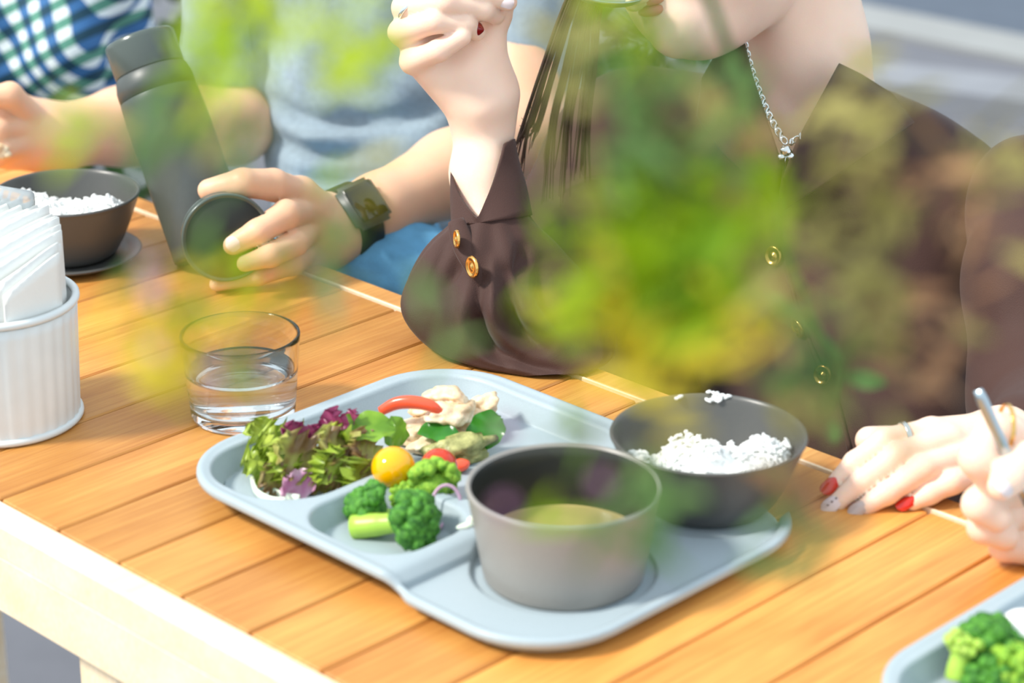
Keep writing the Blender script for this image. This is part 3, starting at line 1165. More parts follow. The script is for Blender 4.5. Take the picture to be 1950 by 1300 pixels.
# red pepper strip
c = curve_pts([P(724, 783, .030), P(755, 768, .036), P(790, 766, .038), P(825, 775, .036), P(846, 800, .026)], 26)
o = mk('pepper_strip', tube(c, [.0020 + .0025 * math.sin(math.pi * min(1, .15 + .8 * i / 25)) for i in range(26)], 12, 0.75), M['pepper'])
tag(o, 'curved red pepper strip lying over the chicken', 'pepper')
# artichoke-like grey green pieces
for px, z, rad, rot, sd, lab in [((872, 850), .016, (.022, .009, .007), .25, 41, 'grey-green artichoke piece behind the soup bowl rim'),
                                 ((900, 862), .010, (.013, .008, .006), .8, 42, 'smaller grey-green artichoke piece touching the soup bowl')]:
    o = mk('artichoke_piece', blob(P(*px, z), rad, (.2, -.1, rot), .2, 90, sd, 3), M['asp'])
    tag(o, lab, 'artichoke')
o = mk('carrot_piece', blob(P(880, 885, .010), (.006, .005, .004), (0, 0, .5), .15, 60, 43, 3), M['pepper'])
tag(o, 'small orange vegetable piece right of the red tomato', 'vegetable')


# tomatoes
def tomato(px, pxr, z, m, label):
    c = P(px[0], px[1], z)
    r = pxr / FPX * np.linalg.norm(c - CAMV)
    v, f = ICO[4]
    v = v * np.array([r, r, r * 0.97])
    o = mk('cherry_tomato', (v + c, f), m)
    tag(o, label, 'tomato')
    return c, r


tomato((749, 890), 42, .027, M['ytom'], 'round yellow cherry tomato on the compartment divider')
tomato((836, 888), 36, .026, M['rtom'], 'red cherry tomato half hidden behind the pale broccoli')


# broccoli
def broccoli(root, head, rs, rh, label, m, seed, squash=0.75, nb=60, branch=2):
    root, head = np.asarray(root), np.asarray(head)
    t = thing('broccoli_floret', label, 'broccoli', root - EZ * rs)
    ax = unit(head - root)
    mid = root * 0.45 + head * 0.55
    pts = curve_pts([root, root * .6 + head * .4, mid, head], 10)
    mk('stem', tube(pts, np.linspace(rs, rs * 0.75, 10), 12), M['brocs'], t)
    r = np.random.default_rng(seed)
    R = frame(ax)
    parts = []
    v1, f1 = ICO[2]
    for i in range(nb):
        # bunches of buds over a dome
        while True:
            d = unit(r.normal(size=3))
            if d[2] > -0.25:
                break
        rad = rh * r.uniform(0.80, 1.02)
        c = head + R @ (d * np.array([1, 1, squash]) * rad)
        s = rh * r.uniform(0.20, 0.34)
        vv = v1 * (1 + 0.16 * wob(v1, 1.3, seed + i, 2))[:, None] * s
        parts.append((vv + c, f1))
    parts.append((v1 * rh * np.array([.82, .82, .82 * squash]) + head, f1))
    for i in range(branch):
        d = unit(r.normal(size=3))
        parts.append(tube([mid, mid * .5 + head * .5 + R @ (d * rh * .4), head + R @ (d * rh * .6)], [rs * .5, rs * .4, rs * .3], 8))
    mk('floret_head', join(*parts), m, t)
    return t


broccoli(P(674, 1003, .0105), P(784, 992, .020), .0078, .0168, 'dark green broccoli floret with a thick pale stem lying in the front compartment', M['broc'], 51, .8, 90)
broccoli(P(742, 985, .010), P(702, 968, .016), .0050, .0145, 'dark green broccoli floret behind the thick-stemmed one', M['broc'], 52, .8, 70)
broccoli(P(842, 985, .009), P(825, 920, .022), .0042, .0150, 'pale yellow-green broccoli floret in front of the red tomato', M['brocl'], 53, .7, 90)
broccoli(P(790, 948, .010), P(765, 940, .014), .0036, .0080, 'small pale broccoli piece below the yellow tomato', M['brocl'], 54, .8, 40)
# onion rings
for i, (c0, rx, tilt, lab) in enumerate([((850, 968), .0095, 0.9, 'thin purple onion ring standing beside the pale broccoli'), ]):
    a = np.linspace(0.3, 5.6, 30)
    c = P(*c0, .016)
    R = frame((0.35, -0.85, 0.35))
    pts = np.stack([rx * np.cos(a), rx * 1.5 * np.sin(a), 0.001 * np.sin(2 * a)], 1) @ R.T + c
    o = mk('onion_ring', tube(pts, .0011, 8, 0.7), M['onion'])
    tag(o, lab, 'onion')
c = curve_pts([P(815, 1025, .006), P(838, 1005, .007), P(850, 985, .009), P(862, 965, .010)], 12)
o = mk('onion_strip', tube(c, .0014, 8, .6), M['onion'])
tag(o, 'purple onion strip on the tray floor right of the dark broccoli', 'onion')
for i, ((x, y), lab) in enumerate([((889, 999), 'white food scrap on the tray divider beside the soup bowl'), ((905, 985), 'second white food scrap stuck against the soup bowl')]):
    o = mk('food_scrap', blob(P(x, y, .0205), (.006, .003, .0015), (0, 0, .7), .3, 80, 60 + i, 3), M['onionw'])
    tag(o, lab, 'food')

# ------------------------------------------------------------------ food on the corner tray
broccoli(P(1822, 1292, .012), P(1832, 1228, .030), .0065, .010, 'green stalk with a pale cut end on the corner tray', M['brocs'], 71, .6, 20)
broccoli(P(1880, 1270, .012), P(1885, 1225, .022), .005, .016, 'bright green floret behind the pale cut stalk on the corner tray', M['broc'], 72, .8, 60)
broccoli(P(1935, 1290, .010), P(1925, 1275, .018), .005, .014, 'bright green floret nearest the lower right corner', M['brocl'], 73, .8, 60)
broccoli(P(1890, 1305, .010), P(1878, 1290, .016), .004, .012, 'green floret at the bottom edge on the corner tray', M['broc'], 74, .8, 50)
o = mk('potato_piece', blob(P(1950, 1205, .022), (.016, .014, .013), (0, 0, 0), .08, 30, 75, 4), M['rice'])
tag(o, 'cream-coloured round food piece at the right edge of the corner tray', 'potato')

# ------------------------------------------------------------------ people


def qs(*p):
    return [Q(*q) for q in p]


def cloth(fn, lo, hi, h, amp, freq, seed, aniso=(1, 1, 1)):
    """implicit garment with folds pressed into it"""
    vf = surfnet(fn, lo, hi, h)
    v = vf[0]
    e = 0.002
    g = np.stack([fn(v + np.eye(3)[i] * e) - fn(v - np.eye(3)[i] * e) for i in range(3)], 1)
    g /= np.linalg.norm(g, axis=1, keepdims=True) + 1e-9
    w = wob(v * np.asarray(aniso), freq, seed, 2)
    w = np.where(w > 0, w, 0.5 * w)
    return v + g * (amp * w)[:, None], vf[1]


def bounds(pts, r):
    pts = np.asarray(pts)
    return pts.min(0) - r, pts.max(0) + r


# ---- woman across the table: brown blouse, eating
woman = thing('person', 'woman in a dark brown blouse with gold buttons, elbow on table, eating from a spoon', 'person', np.array([0.22, 1.80, 0.0]))

# right hand raised with the spoon (seen on the left of her), ulnar side towards us
YH = 1.70
elbow = Q(1000, 610, 1.645)
wrist = Q(921, 238, 1.705)
rfing = [
    (qs((783, 118, YH - .012), (836, 96, YH - .026), (880, 70, YH - .026)), (.0088, .0080, .0068)),                  # little
    (qs((762, 62, YH - .006), (830, 40, YH - .024), (885, 46, YH - .020), (908, 62, YH - .010)), (.0094, .0086, .0076, .0062)),    # ring
    (qs((770, 14, YH), (850, 4, YH - .022), (920, 18, YH - .012), (944, 30, YH)), (.0096, .0088, .0078, .0064)),   # middle
    (qs((800, -40, YH + .008), (880, -30, YH - .014), (968, 4, YH - .006)), (.0096, .0088, .0066)),                       # index
    (qs((925, 95, YH + .012), (948, 30, YH + .012), (965, -10, YH + .004)), (.0120, .0100, .0080)),                       # thumb
]
rpalm = [
    (Q(800, 112, YH - .004), Q(905, 205, YH), .0120, .0185),
    (Q(782, 62, YH + .002), Q(905, 190, YH + .004), .0120, .0190),
    (Q(790, 14, YH + .006), Q(925, 180, YH + .008), .0125, .0190),
    (Q(820, -36, YH + .012), Q(930, 170, YH + .012), .0125, .0180),
    (Q(925, 190, YH - .004), Q(900, 140, YH - .004), .0190, .0150),
    (Q(925, 95, YH + .010), Q(930, 175, YH + .008), .0150, .0190),
    (Q(915, 195, YH + .003), wrist, .0200, .0195),
    (wrist, Q(920, 330, 1.690), .0205, .0225),
    (Q(920, 330, 1.690), Q(945, 480, 1.662), .0225, .0300),
    (Q(945, 480, 1.662), elbow, .0300, .0290),
]
hand_r = flesh(rfing, rpalm, .012, .006, .0016)

# left hand resting on the table edge
YL = 1.372
lfing = [
    (qs((1772, 822, YL + .030), (1688, 838, YL + .022), (1628, 880, YL + .012), (1590, 920, YL + .004)), (.0088, .0082, .0070, .0056)),   # index
    (qs((1806, 838, YL + .022), (1712, 866, YL + .006), (1640, 918, YL - .004), (1594, 957, YL - .010)), (.0092, .0086, .0074, .0058)),   # middle
    (qs((1838, 868, YL + .014), (1758, 892, YL - .004), (1690, 938, YL - .014), (1646, 966, YL - .016)), (.0090, .0084, .0072, .0058)),   # ring
    (qs((1868, 900, YL + .008), (1812, 918, YL - .008), (1770, 940, YL - .012), (1738, 956, YL - .014)), (.0082, .0076, .0066, .0054)),   # little
    (qs((1800, 850, YL + .055), (1720, 838, YL + .048), (1655, 838, YL + .036)), (.0110, .0098, .0090)),                                   # thumb
]
lw = Q(1905, 845, YL + .055)
lpalm = [(Q(1772, 826, YL + .034), lw, .0105, .0185), (Q(1806, 842, YL + .028), lw, .0110, .0190),
         (Q(1838, 870, YL + .020), lw, .0110, .0185), (Q(1868, 900, YL + .014), Q(1920, 880, YL + .045), .0100, .0170),
         (Q(1800, 850, YL + .055), lw, .0120, .0170), (lw, Q(1985, 802, YL + .12), .0195, .0230)]
hand_l = flesh(lfing, lpalm, .012, .005, .0016)

# head, neck and chest
YF = 1.70
skull = Q(1400, -235, YF + .085)
jaw_l = Q(1285, 52, YF)
jaw_a = Q(1440, -18, YF + .070)
HR = np.array(Euler((0.25, 0.1, -0.7)).to_matrix())


def head_fn(p):
    d = d_ell(p, skull, (.076, .095, .098), HR)
    d = smin(d, d_ell(p, Q(1330, -95, YF + .045), (.060, .066, .085), HR), .03)
    d = smin(d, d_cap(p, jaw_l, jaw_a, .0175, .026), .018)
    d = smin(d, d_cap(p, Q(1300, 58, YF - .002), Q(1335, 40, YF + .02), .0155, .022), .02)
    d = smin(d, d_cap(p, Q(1228, -62, YF - .006), Q(1270, -180, YF + .008), .011, .008), .012)      # nose
    d = smin(d, d_cap(p, Q(1248, 8, YF - .004), Q(1285, 2, YF + .008), .0085, .0095), .008)
    d = smin(d, d_cap(p, Q(1530, -120, YF + .13), Q(1530, 110, YF + .115), .040, .044), .02)           # neck
    d = smin(d, d_cap(p, Q(1530, 110, YF + .115), Q(1545, 330, YF + .105), .046, .050), .03)
    d = smin(d, d_cap(p, Q(1500, 290, YF + .105), Q(1650, 300, YF + .11), .046, .046), .03)
    d = smin(d, d_cap(p, Q(1425, 90, YF + .10), Q(1500, 250, YF + .062), .0050, .0060), .012)        # collarbone ridge
    return d


hv = [skull, jaw_l, Q(1545, 330, YF + .085), Q(1400, 260, YF + .12), Q(1700, 250, YF + .115)]
head = surfnet(head_fn, *bounds(hv, .105), .0034)
mk('body', join(head, hand_r, hand_l), M['skin'], woman)
# lips
lp = [Q(1217, 24, YF - .013), Q(1232, 22, YF - .0145), Q(1252, 18, YF - .013), Q(1272, 8, YF - .005), Q(1290, -4, YF + .006)]
mk('lips', join(tube(curve_pts(lp, 12), [.0020, .003, .0038, .0040, .0042, .0042, .004, .0036, .003, .0026, .002, .001], 10),
                tube(curve_pts([q + EZ * .0075 for q in lp], 12), [.0015, .003, .0036, .0036, .0036, .0036, .0034, .003, .0028, .002, .0016, .001], 10)), M['lips'], woman)
# nails
nl = [('fingernail', 'dark red varnished nail', 'naildark', Q(895, 52, YH - .016), Q(913, 58, YH - .012), (0.3, -1, 0.4), .0048, .011, Q(911, 54, YH - .0185)),
      ('fingernail', 'pale varnished nail', 'nailpale', Q(930, 0, YH - .006), Q(968, 4, YH - .006), (0.2, -1, 0.5), .0050, .011, Q(966, 3, YH - .0130))]
LU = np.array([-0.15, -0.55, 0.82])
for (i, mname, lab, w) in ((0, 'nailred', 'red varnished nail', .0050), (1, 'nailpale', 'pale grey nail with dark dots', .0054), (2, 'nailgrey', 'sheer grey nail', .0052), (3, 'nailred', 'bright red nail', .0046)):
    pts, rad = lfing[i]
    tip = pts[-1] + LU * rad[-1] * 0.88 + unit(pts[-1] - pts[-2]) * 0.0045
    nl.append(('fingernail', lab, mname, pts[-2], pts[-1], LU, w, .0160, tip))
for nm, lab, mm, a, b, up, w, ln, tip in nl:
    o = mk(nm, nail(a, b, up, w, ln, tip), M[mm], woman)
    o['label'] = lab
    if 'dots' in lab:
        ax = unit(b - a)
        for t in (-.0042, -.0008, .0026):
            mk('nail_dot', blob(tip + ax * t + unit(LU) * .0012, (.0008, .0008, .0004), sub=2), M['dot'], o)

# blouse: body, upper arms and left sleeve as one garment
sh_r = Q(1165, 262, 1.86)
sh_l = Q(1800, 400, 1.76)


def blouse_fn(p):
    d = d_ell(p, Q(1570, 640, 1.80), (.108, .085, .210))
    d = smin(d, d_cap(p, Q(1230, 250, 1.855), Q(1420, 260, 1.86), .050, .050), .03)
    d = smin(d, d_cap(p, Q(1660, 330, 1.81), sh_l, .050, .056), .04)
    d = smin(d, d_cap(p, Q(1330, 380, 1.84), Q(1530, 540, 1.80), .062, .080), .05)
    d = smin(d, d_cap(p, Q(1640, 420, 1.78), Q(1650, 800, 1.70), .075, .095), .05)
    d = smin(d, d_cap(p, Q(1640, 680, 1.74), Q(1700, 1000, 1.68), .092, .105), .05)
    # right upper arm (left in the picture) down to the elbow
    d = smin(d, d_chain(p, [sh_r, Q(1120, 430, 1.79), Q(1075, 600, 1.69)], (.046, .050, .044), .02), .02)
    # neck opening
    n = d_cap(p, Q(1560, 40, 1.78), Q(1497, 300, 1.67), .062, .010)
    n2 = d_cap(p, Q(1540, -40, 1.83), Q(1545, 120, 1.80), .070, .052)
    d = -smin(-d, np.minimum(n, n2), .006)
    return d


def sleeve_fn(p):
    d = d_chain(p, [Q(1965, 372, 1.70), Q(1975, 540, 1.62), Q(1985, 760, 1.56)], (.047, .050, .050), .02)
    d = smin(d, d_chain(p, [Q(1985, 760, 1.56), Q(1990, 800, 1.505), Q(1948, 816, 1.450)], (.048, .036, .0255), .02), .02)
    return d


bl = cloth(blouse_fn, (-0.02, 1.52, 0.55), (0.52, 1.98, 1.32), .0052, .0045, 9, 3, (1, 1, .35))
sl = cloth(sleeve_fn, *bounds([Q(1965, 372, 1.72), Q(1985, 760, 1.56), Q(1948, 816, 1.44)], .058), .0042, .0022, 16, 4, (1, 1, .5))
blouse = mk('blouse', join(bl, sl), M['brown'], woman)

# right sleeve, cuff and folds as lofted rings in real space


def loft(sections, seg=150, closed_end=True):
    """sections: (left px, right px, depth, depth radius, fold amplitude) from the open top downwards"""
    V, F = [], []
    c = np.array([[s[0][0], s[0][1], s[1][0], s[1][1], s[2], s[3], s[4]] for s in sections], float)
    c = curve_pts(c, len(sections) * 9)
    for lx, ly, rx, ry, d, dr, fa in c:
        a, b = Q(lx, ly, d), Q(rx, ry, d)
        ctr, X = (a + b) / 2, (b - a) / 2
        Y = unit(np.cross(X, np.cross(unit(ctr - CAMV), X))) * dr
        if Y[1] < 0:
            Y = -Y
        for k in range(seg):
            t = 2 * math.pi * k / seg
            f = 1 + fa * (0.55 * math.sin(5 * t + ly * .012) + 0.35 * math.sin(9 * t - ly * .008 + 1) + 0.3 * math.sin(14 * t + 2))
            V.append(ctr + X * math.cos(t) * f - Y * math.sin(t) * f)
    n = len(c)
    for i in range(n - 1):
        for k in range(seg):
            k2 = (k + 1) % seg
            F.append((i * seg + k, i * seg + k2, (i + 1) * seg + k2, (i + 1) * seg + k))
    if closed_end:
        V.append(np.mean(V[-seg:], axis=0))
        for k in range(seg):
            F.append(((n - 1) * seg + k, (n - 1) * seg + (k + 1) % seg, len(V) - 1))
    return np.array(V), F


sleeve = loft([((866, 418), (1004, 400), 1.664, .030, .0),
               ((846, 440), (1022, 425), 1.662, .036, .06),
               ((812, 480), (1060, 465), 1.658, .046, .10),
               ((776, 540), (1106, 520), 1.652, .054, .09),
               ((764, 590), (1140, 570), 1.634, .052, .07),
               ((784, 636), (1160, 620), 1.620, .044, .05),
               ((836, 676), (1165, 660), 1.604, .034, .04),
               ((914, 702), (1154, 690), 1.584, .020, .03),
               ((1000, 716), (1118, 712), 1.568, .007, .0)])


def crease(vf, lines, gain=1.0):
    """press folds into a surface: lines = (pixel points with depth, height, width); negative height = valley"""
    v, f = vf
    v = v.copy()
    nrm = np.zeros_like(v)
    for q in f:
        n_ = np.cross(v[q[1]] - v[q[0]], v[q[2]] - v[q[0]])
        for i in q:
            nrm[i] += n_
    nrm /= np.linalg.norm(nrm, axis=1, keepdims=True) + 1e-12
    cen = v.mean(0)
    if np.sum((v - cen) * nrm) < 0:
        nrm = -nrm
    rv = v - CAMV
    dp = rv @ np.array([0, CP, -SP])
    px = np.stack([975 + FPX * rv[:, 0] / dp, 650 - FPX * (rv @ np.array([0, SP, CP])) / dp], 1)
    facing = np.sum(nrm * rv, 1) < 0
    off = np.zeros(len(v))
    for pts, hgt, wid in lines:
        c = curve_pts(np.array(pts, float), 30)
        d = np.full(len(v), 1e9)
        tt = np.zeros(len(v))
        for i in range(29):
            ab = c[i + 1] - c[i]
            t = np.clip(((px - c[i]) @ ab) / (ab @ ab), 0, 1)
            e = np.linalg.norm(px - c[i] - t[:, None] * ab, axis=1)
            m = e < d
            d[m] = e[m]
            tt[m] = (i + t[m]) / 29
        off += gain * facing * hgt * np.exp(-(d / wid) ** 2) * np.sin(np.pi * np.clip(.12 + .80 * tt, 0, 1))
    return v + nrm * off[:, None], f


sleeve = crease(sleeve, [
    ([(940, 500), (938, 560), (942, 620), (985, 668)], .0060, 16), ([(915, 540), (912, 600), (930, 660), (960, 690)], -.0060, 13),
    ([(962, 520), (966, 580), (985, 625), (1040, 660)], -.0080, 14), ([(990, 530), (1000, 590), (1040, 640), (1090, 690)], .0050, 18),
    ([(1000, 470), (990, 520), (1000, 570)], -.0050, 14), ([(870, 490), (860, 520), (840, 545)], -.0045, 13),
    ([(890, 560), (885, 610), (895, 660)], .0040, 14), ([(1030, 500), (1035, 560), (1065, 620)], -.0045, 16),
    ([(905, 610), (925, 650), (1000, 690), (1060, 705)], -.0035, 10), ([(840, 470), (815, 540), (820, 600)], .0030, 22)], 1.6)
rs_ = mk('sleeve', sleeve, M['brown'], blouse)
CS = curve_pts(np.array([[862, 318, 978, 262, 1.690, .027], [860, 345, 986, 305, 1.686, .028], [860, 388, 1000, 352, 1.676, .030], [862, 432, 1012, 410, 1.662, .033]], float), 40)


def cuff_surface(seg=120, rows=14):
    """shirt cuff whose free edge dips into a V at the front"""
    V, F = [], []
    for j in range(rows):
        for k in range(seg):
            t = 2 * math.pi * k / seg
            g = (t - math.pi / 2 - 0.25 + math.pi) % (2 * math.pi) - math.pi      # 0 at the front slit
            open_ = max(0.0, 1 - abs(g) / 1.15) ** 1.0
            top = 0.92 * open_ + 0.02
            s_ = 1 - (1 - top) * (j / (rows - 1))
            i = s_ * (len(CS) - 1)
            i0 = min(int(i), len(CS) - 2)
            lx, ly, rx, ry, d, dr = CS[i0] + (CS[i0 + 1] - CS[i0]) * (i - i0)
            a, b = Q(lx, ly, d), Q(rx, ry, d)
            ctr, X = (a + b) / 2, (b - a) / 2
            Y = unit(np.cross(X, np.cross(unit(ctr - CAMV), X))) * dr
            if Y[1] < 0:
                Y = -Y
            f = 1 + 0.10 * open_ * (j / (rows - 1))
            V.append(ctr + X * math.cos(t) * f - Y * math.sin(t) * f)
    for j in range(rows - 1):
        for k in range(seg):
            k2 = (k + 1) % seg
            F.append((j * seg + k, j * seg + k2, (j + 1) * seg + k2, (j + 1) * seg + k))
    return np.array(V), F


co = mk('cuff', cuff_surface(), M['brown'], blouse)
sd = co.modifiers.new('thickness', 'SOLIDIFY')
sd.thickness = 0.0018
sd.offset = 0
# gathered placket of the cuff, with its two gold buttons
pl = curve_pts([Q(868, 420, 1.634), Q(884, 470, 1.618), (Q(906, 520, 1.604)), Q(925, 570, 1.600), Q(935, 610, 1.598)], 24)
mk('cuff_placket', tube(pl, [.0060 + .002 * math.sin(i * .3) for i in range(24)], 12, 0.5, xhint=(1, 0, .3)), M['brown'], blouse)
def button(c, n, r, parent, m, name='button'):
    R = frame(n)
    prof = [(0, 0), (r, 0), (r, .0010), (r * .92, .0020), (r * .78, .0022), (r * .70, .0014), (r * .3, .0012), (r * .2, .0022), (0, .0024)]
    o = mk(name, move(lathe(prof, 24), R, c), m, parent)
    o['label'] = 'gold metal button'
    return o


button(Q(872, 455, 1.612), (-.96, -.26, .05), .0068, blouse, M['gold'])
button(Q(901, 508, 1.597), (-.86, -.5, .05), .0082, blouse, M['gold'])

# front placket, collar lapels, front buttons


def surf_depth(px, py, fn, y0=1.45, y1=1.95):
    d = y0
    while d < y1:
        s = float(fn(Q(px, py, d)[None])[0])
        if s < 0.0004:
            return d
        d += max(0.0012, s * 0.7)
    return 1.70


for px, py in ((1252, -128), (1338, -160)):
    d = surf_depth(px, py, head_fn, 1.5, 1.95)
    mk('eye', blob(Q(px, py, d + .004), (.012, .007, .006), sub=2), M['nailpale'], woman)
for px, py in ((1473, 487), (1520, 624), (1567, 714)):
    d = surf_depth(px, py, blouse_fn)
    button(Q(px, py, d - .006), (-.62, -.75, .22) if py != 624 else (-.8, -.4, -.2), .0078, blouse, M['gold'])
pp = [(1478, 402), (1492, 480), (1512, 560), (1545, 660), (1590, 760), (1620, 860)]
mk('placket', tube(curve_pts([Q(x, y, surf_depth(x, y, blouse_fn) - .001) for x, y in pp], 30), .0022, 8), M['brown'], blouse)


def lapel(name, poly, lift, th=.0022):
    """collar leaf: polygon of (px, py, depth) filled and thickened"""
    pts = [Q(*q) for q in poly]
    n = len(pts)
    nor = unit(np.cross(pts[1] - pts[0], pts[2] - pts[0]))
    if nor[1] > 0:
        nor = -nor
    V, F = [], []
    c = np.mean(pts, axis=0)
    rings = 5
    for side in (1, 0):
        for i in range(rings):
            s = 1 - i / rings
            for p in pts:
                q = c + (p - c) * s
                V.append(q + nor * (th * side + lift * (1 - s ** 2)))
        V.append(c + nor * (th * side + lift))
    m = rings * n + 1
    for side in (0, 1):
        b = side * m
        for k in range(n):
            k2 = (k + 1) % n
            for i in range(rings - 1):
                q = (b + i * n + k, b + i * n + k2, b + (i + 1) * n + k2, b + (i + 1) * n + k)
                F.append(q if side == 0 else q[::-1])
            q = (b + (rings - 1) * n + k, b + (rings - 1) * n + k2, b + m - 1)
            F.append(q if side == 0 else q[::-1])
    for k in range(n):
        k2 = (k + 1) % n
        F.append((k, m + k, m + k2, k2))
    o = mk(name, (np.array(V), F), M['brown'], blouse)
    return o


lapel('collar', [(1598, 120, 1.735), (1640, 140, 1.75), (1700, 178, 1.745), (1742, 232, 1.725), (1640, 300, 1.690), (1560, 354, 1.668), (1480, 406, 1.655), (1490, 340, 1.655), (1520, 262, 1.672), (1560, 190, 1.705)], .006)
lapel('collar', [(1412, 66, 1.745), (1432, 150, 1.715), (1462, 240, 1.685), (1488, 318, 1.664), (1478, 402, 1.657), (1420, 336, 1.672), (1365, 280, 1.694), (1326, 222, 1.715), (1335, 150, 1.735), (1370, 90, 1.755)], .006)
# dark trousers on the seat behind the table
tr = []
for a, b in (((1440, 800, 1.76), (1180, 900, 1.66)), ((1640, 900, 1.70), (1420, 1010, 1.58))):
    tr += [Q(*a), Q(*b)]


def trouser_fn(p):
    d = d_cap(p, W(-.80, 1.48, -.20), W(-.98, 1.22, -.20), .085, .068)
    d = smin(d, d_ell(p, Q(1340, 715, 1.87), (.115, .11, .085)), .04)
    d = smin(d, d_cap(p, W(-.68, 1.46, -.20), W(-.74, 1.20, -.20), .085, .068), .02)
    d = smin(d, d_cap(p, W(-.98, 1.22, -.20), W(-.98, 1.26, -.62), .064, .045), .03)
    d = smin(d, d_cap(p, W(-.74, 1.20, -.20), W(-.74, 1.24, -.62), .064, .045), .03)
    return d


mk('trousers', cloth(trouser_fn, *bounds([Q(1340, 715, 1.87) - EZ * .02, Q(1340, 715, 1.87) + EZ * .02 + np.array([-.06, .06, 0]), W(-.80, 1.48, -.20), W(-.98, 1.22, -.2), W(-.98, 1.26, -.62), W(-.74, 1.20, -.2)], .13), .009, .004, 8, 6), M['trouser'], woman)

# hair: a cap over the skull and locks falling beside the face
capv, capf = blob(skull + np.array([.006, .012, .012]), (.086, .106, .102), amp=.03, freq=20, seed=5, sub=4, R=HR)
hp_ = [(capv, capf)]
hr = np.random.default_rng(11)
for i in range(80):
    s = hr.uniform(0, 1)
    lock = hr.choice(5)
    off = (-36, -20, 0, 24, 52)[lock]
    jit = hr.normal(0, 5)
    y3 = (330, 250, 350, 380, 345)[lock] + hr.uniform(-60, 40)
    d0 = 1.735 + .012 * lock * .5 + hr.normal(0, .004)
    c = curve_pts([Q(1290 + 30 * s, -330, 1.76), Q(1180 + off * .3 + jit, -160, d0), Q(1108 + off * .6 + jit, 0, d0), Q(1072 + off + jit, 140, d0),
                   Q(1048 + off * 1.25 + jit, 240, d0), Q(1036 + off * 1.4 + jit * 1.6, y3, d0)], 18)
    w = hr.uniform(.0004, .0010)
    hp_.append(tube(c, [w] * 15 + [w * .7, w * .5, w * .2], 5))
mk('hair', join(*hp_), M['hair'], woman)

# necklace, rings, spoon
neck = thing('necklace', 'silver chain necklace with a small pendant on the woman in brown', 'necklace', Q(1495, 300, 1.66))
cp = curve_pts([Q(1412, 50, YF + .058), Q(1419, 88, YF + .046), Q(1436, 150, YF + .022), Q(1462, 215, YF - .004), Q(1484, 255, YF - .022), Q(1497, 272, YF - .028)], 60)
cp2 = curve_pts([Q(1497, 272, YF - .028), Q(1512, 268, YF - .026), Q(1530, 256, YF - .022)], 16)
tor = lathe([(0.0030 + 0.0009 * math.cos(t), 0.0009 * math.sin(t)) for t in np.linspace(0, 2 * math.pi, 7)], 12)


def chain(name, pts, step=.0042):
    parts = []
    acc = 0
    last = pts[0]
    k = 0
    for i in range(1, len(pts)):
        seg = np.linalg.norm(pts[i] - pts[i - 1])
        while acc + seg >= step * (k + 1) - 1e-9:
            t = (step * (k + 1) - acc) / seg
            c = pts[i - 1] + (pts[i] - pts[i - 1]) * t
            ax = unit(pts[i] - pts[i - 1])
            R = frame((0.2, -1, .3) if k % 2 else (1, -.5, .2), ax)
            v = tor[0] * np.array([1.0, 0.72, 1.0])
            parts.append((v @ R.T + c, tor[1]))
            k += 1
        acc += seg
    mk(name, join(*parts), M['silver'], neck)


chain('chain', cp)
chain('chain', cp2)
pc = Q(1496, 290, YF - .034)
mk('pendant', join(blob(pc + np.array([0, 0, .001]), (.0042, .003, .0036), amp=.3, freq=300, seed=4, sub=2), blob(pc + np.array([-.003, 0, -.0035]), (.0032, .003, .003), sub=2),
                   blob(pc + np.array([.0035, 0, -.003]), (.003, .003, .003), sub=2), tube([pc, pc - EZ * .014], [.0008, .0004], 6)), M['silver'], neck)


def ring(name, c, axis, r, t, m, label):
    a = np.linspace(0, 2 * math.pi, 33)[:-1]
    R = frame(axis)
    pts = np.stack([r * np.cos(a), r * np.sin(a), 0 * a], 1) @ R.T + c
    o = mk(name, tube(pts, t, 8, 1.8, closed=True, xhint=tuple(R[:, 0])), m)
    tag(o, label, 'ring')


ring('finger_ring', (lfing[0][0][0] * .42 + lfing[0][0][1] * .58), lfing[0][0][1] - lfing[0][0][0], .0094, .0010, M['silver'], 'silver band ring on the hand resting on the table')
ring('finger_ring', Q(784, 20, YH - .004), (-.5, .5, .5), .0105, .0009, M['silver'], 'thin silver ring on the raised hand')
sp_ = thing('spoon', 'steel spoon with food lifted to the mouth of the woman in brown', 'spoon', Q(1160, 0, 1.68))
sc = Q(1158, -22, 1.680)
sv, sf = lathe([(0.0, -.0105)] + [(.0215 * math.sin(a), -.0105 * math.cos(a)) for a in np.linspace(.2, 1.5, 8)] + [(.0210, .0006)] + [(.0205 * math.sin(a), -.0095 * math.cos(a)) for a in np.linspace(1.45, .2, 8)] + [(0, -.0095)], 40)
SR = np.array(Euler((.25, .10, .05)).to_matrix())
mk('spoon_bowl', move((sv * np.array([1.35, .95, 1]), sf), SR, sc), M['steel'], sp_)
mk('spoon_handle', tube(curve_pts([sc + SR @ np.array([-.027, 0, .000]), Q(1060, -30, 1.685), Q(980, -20, 1.69), Q(860, -60, 1.70), Q(780, -80, 1.71)], 20), [.003] * 20, 10, .4, xhint=(0, 1, .3)), M['steel'], sp_)
o = mk('food_morsel', blob(Q(1212, 0, 1.676), (.008, .006, .006), amp=.25, freq=90, seed=9, sub=3), M['chick'])
tag(o, 'small bite of orange and white food on the spoon tip', 'food')

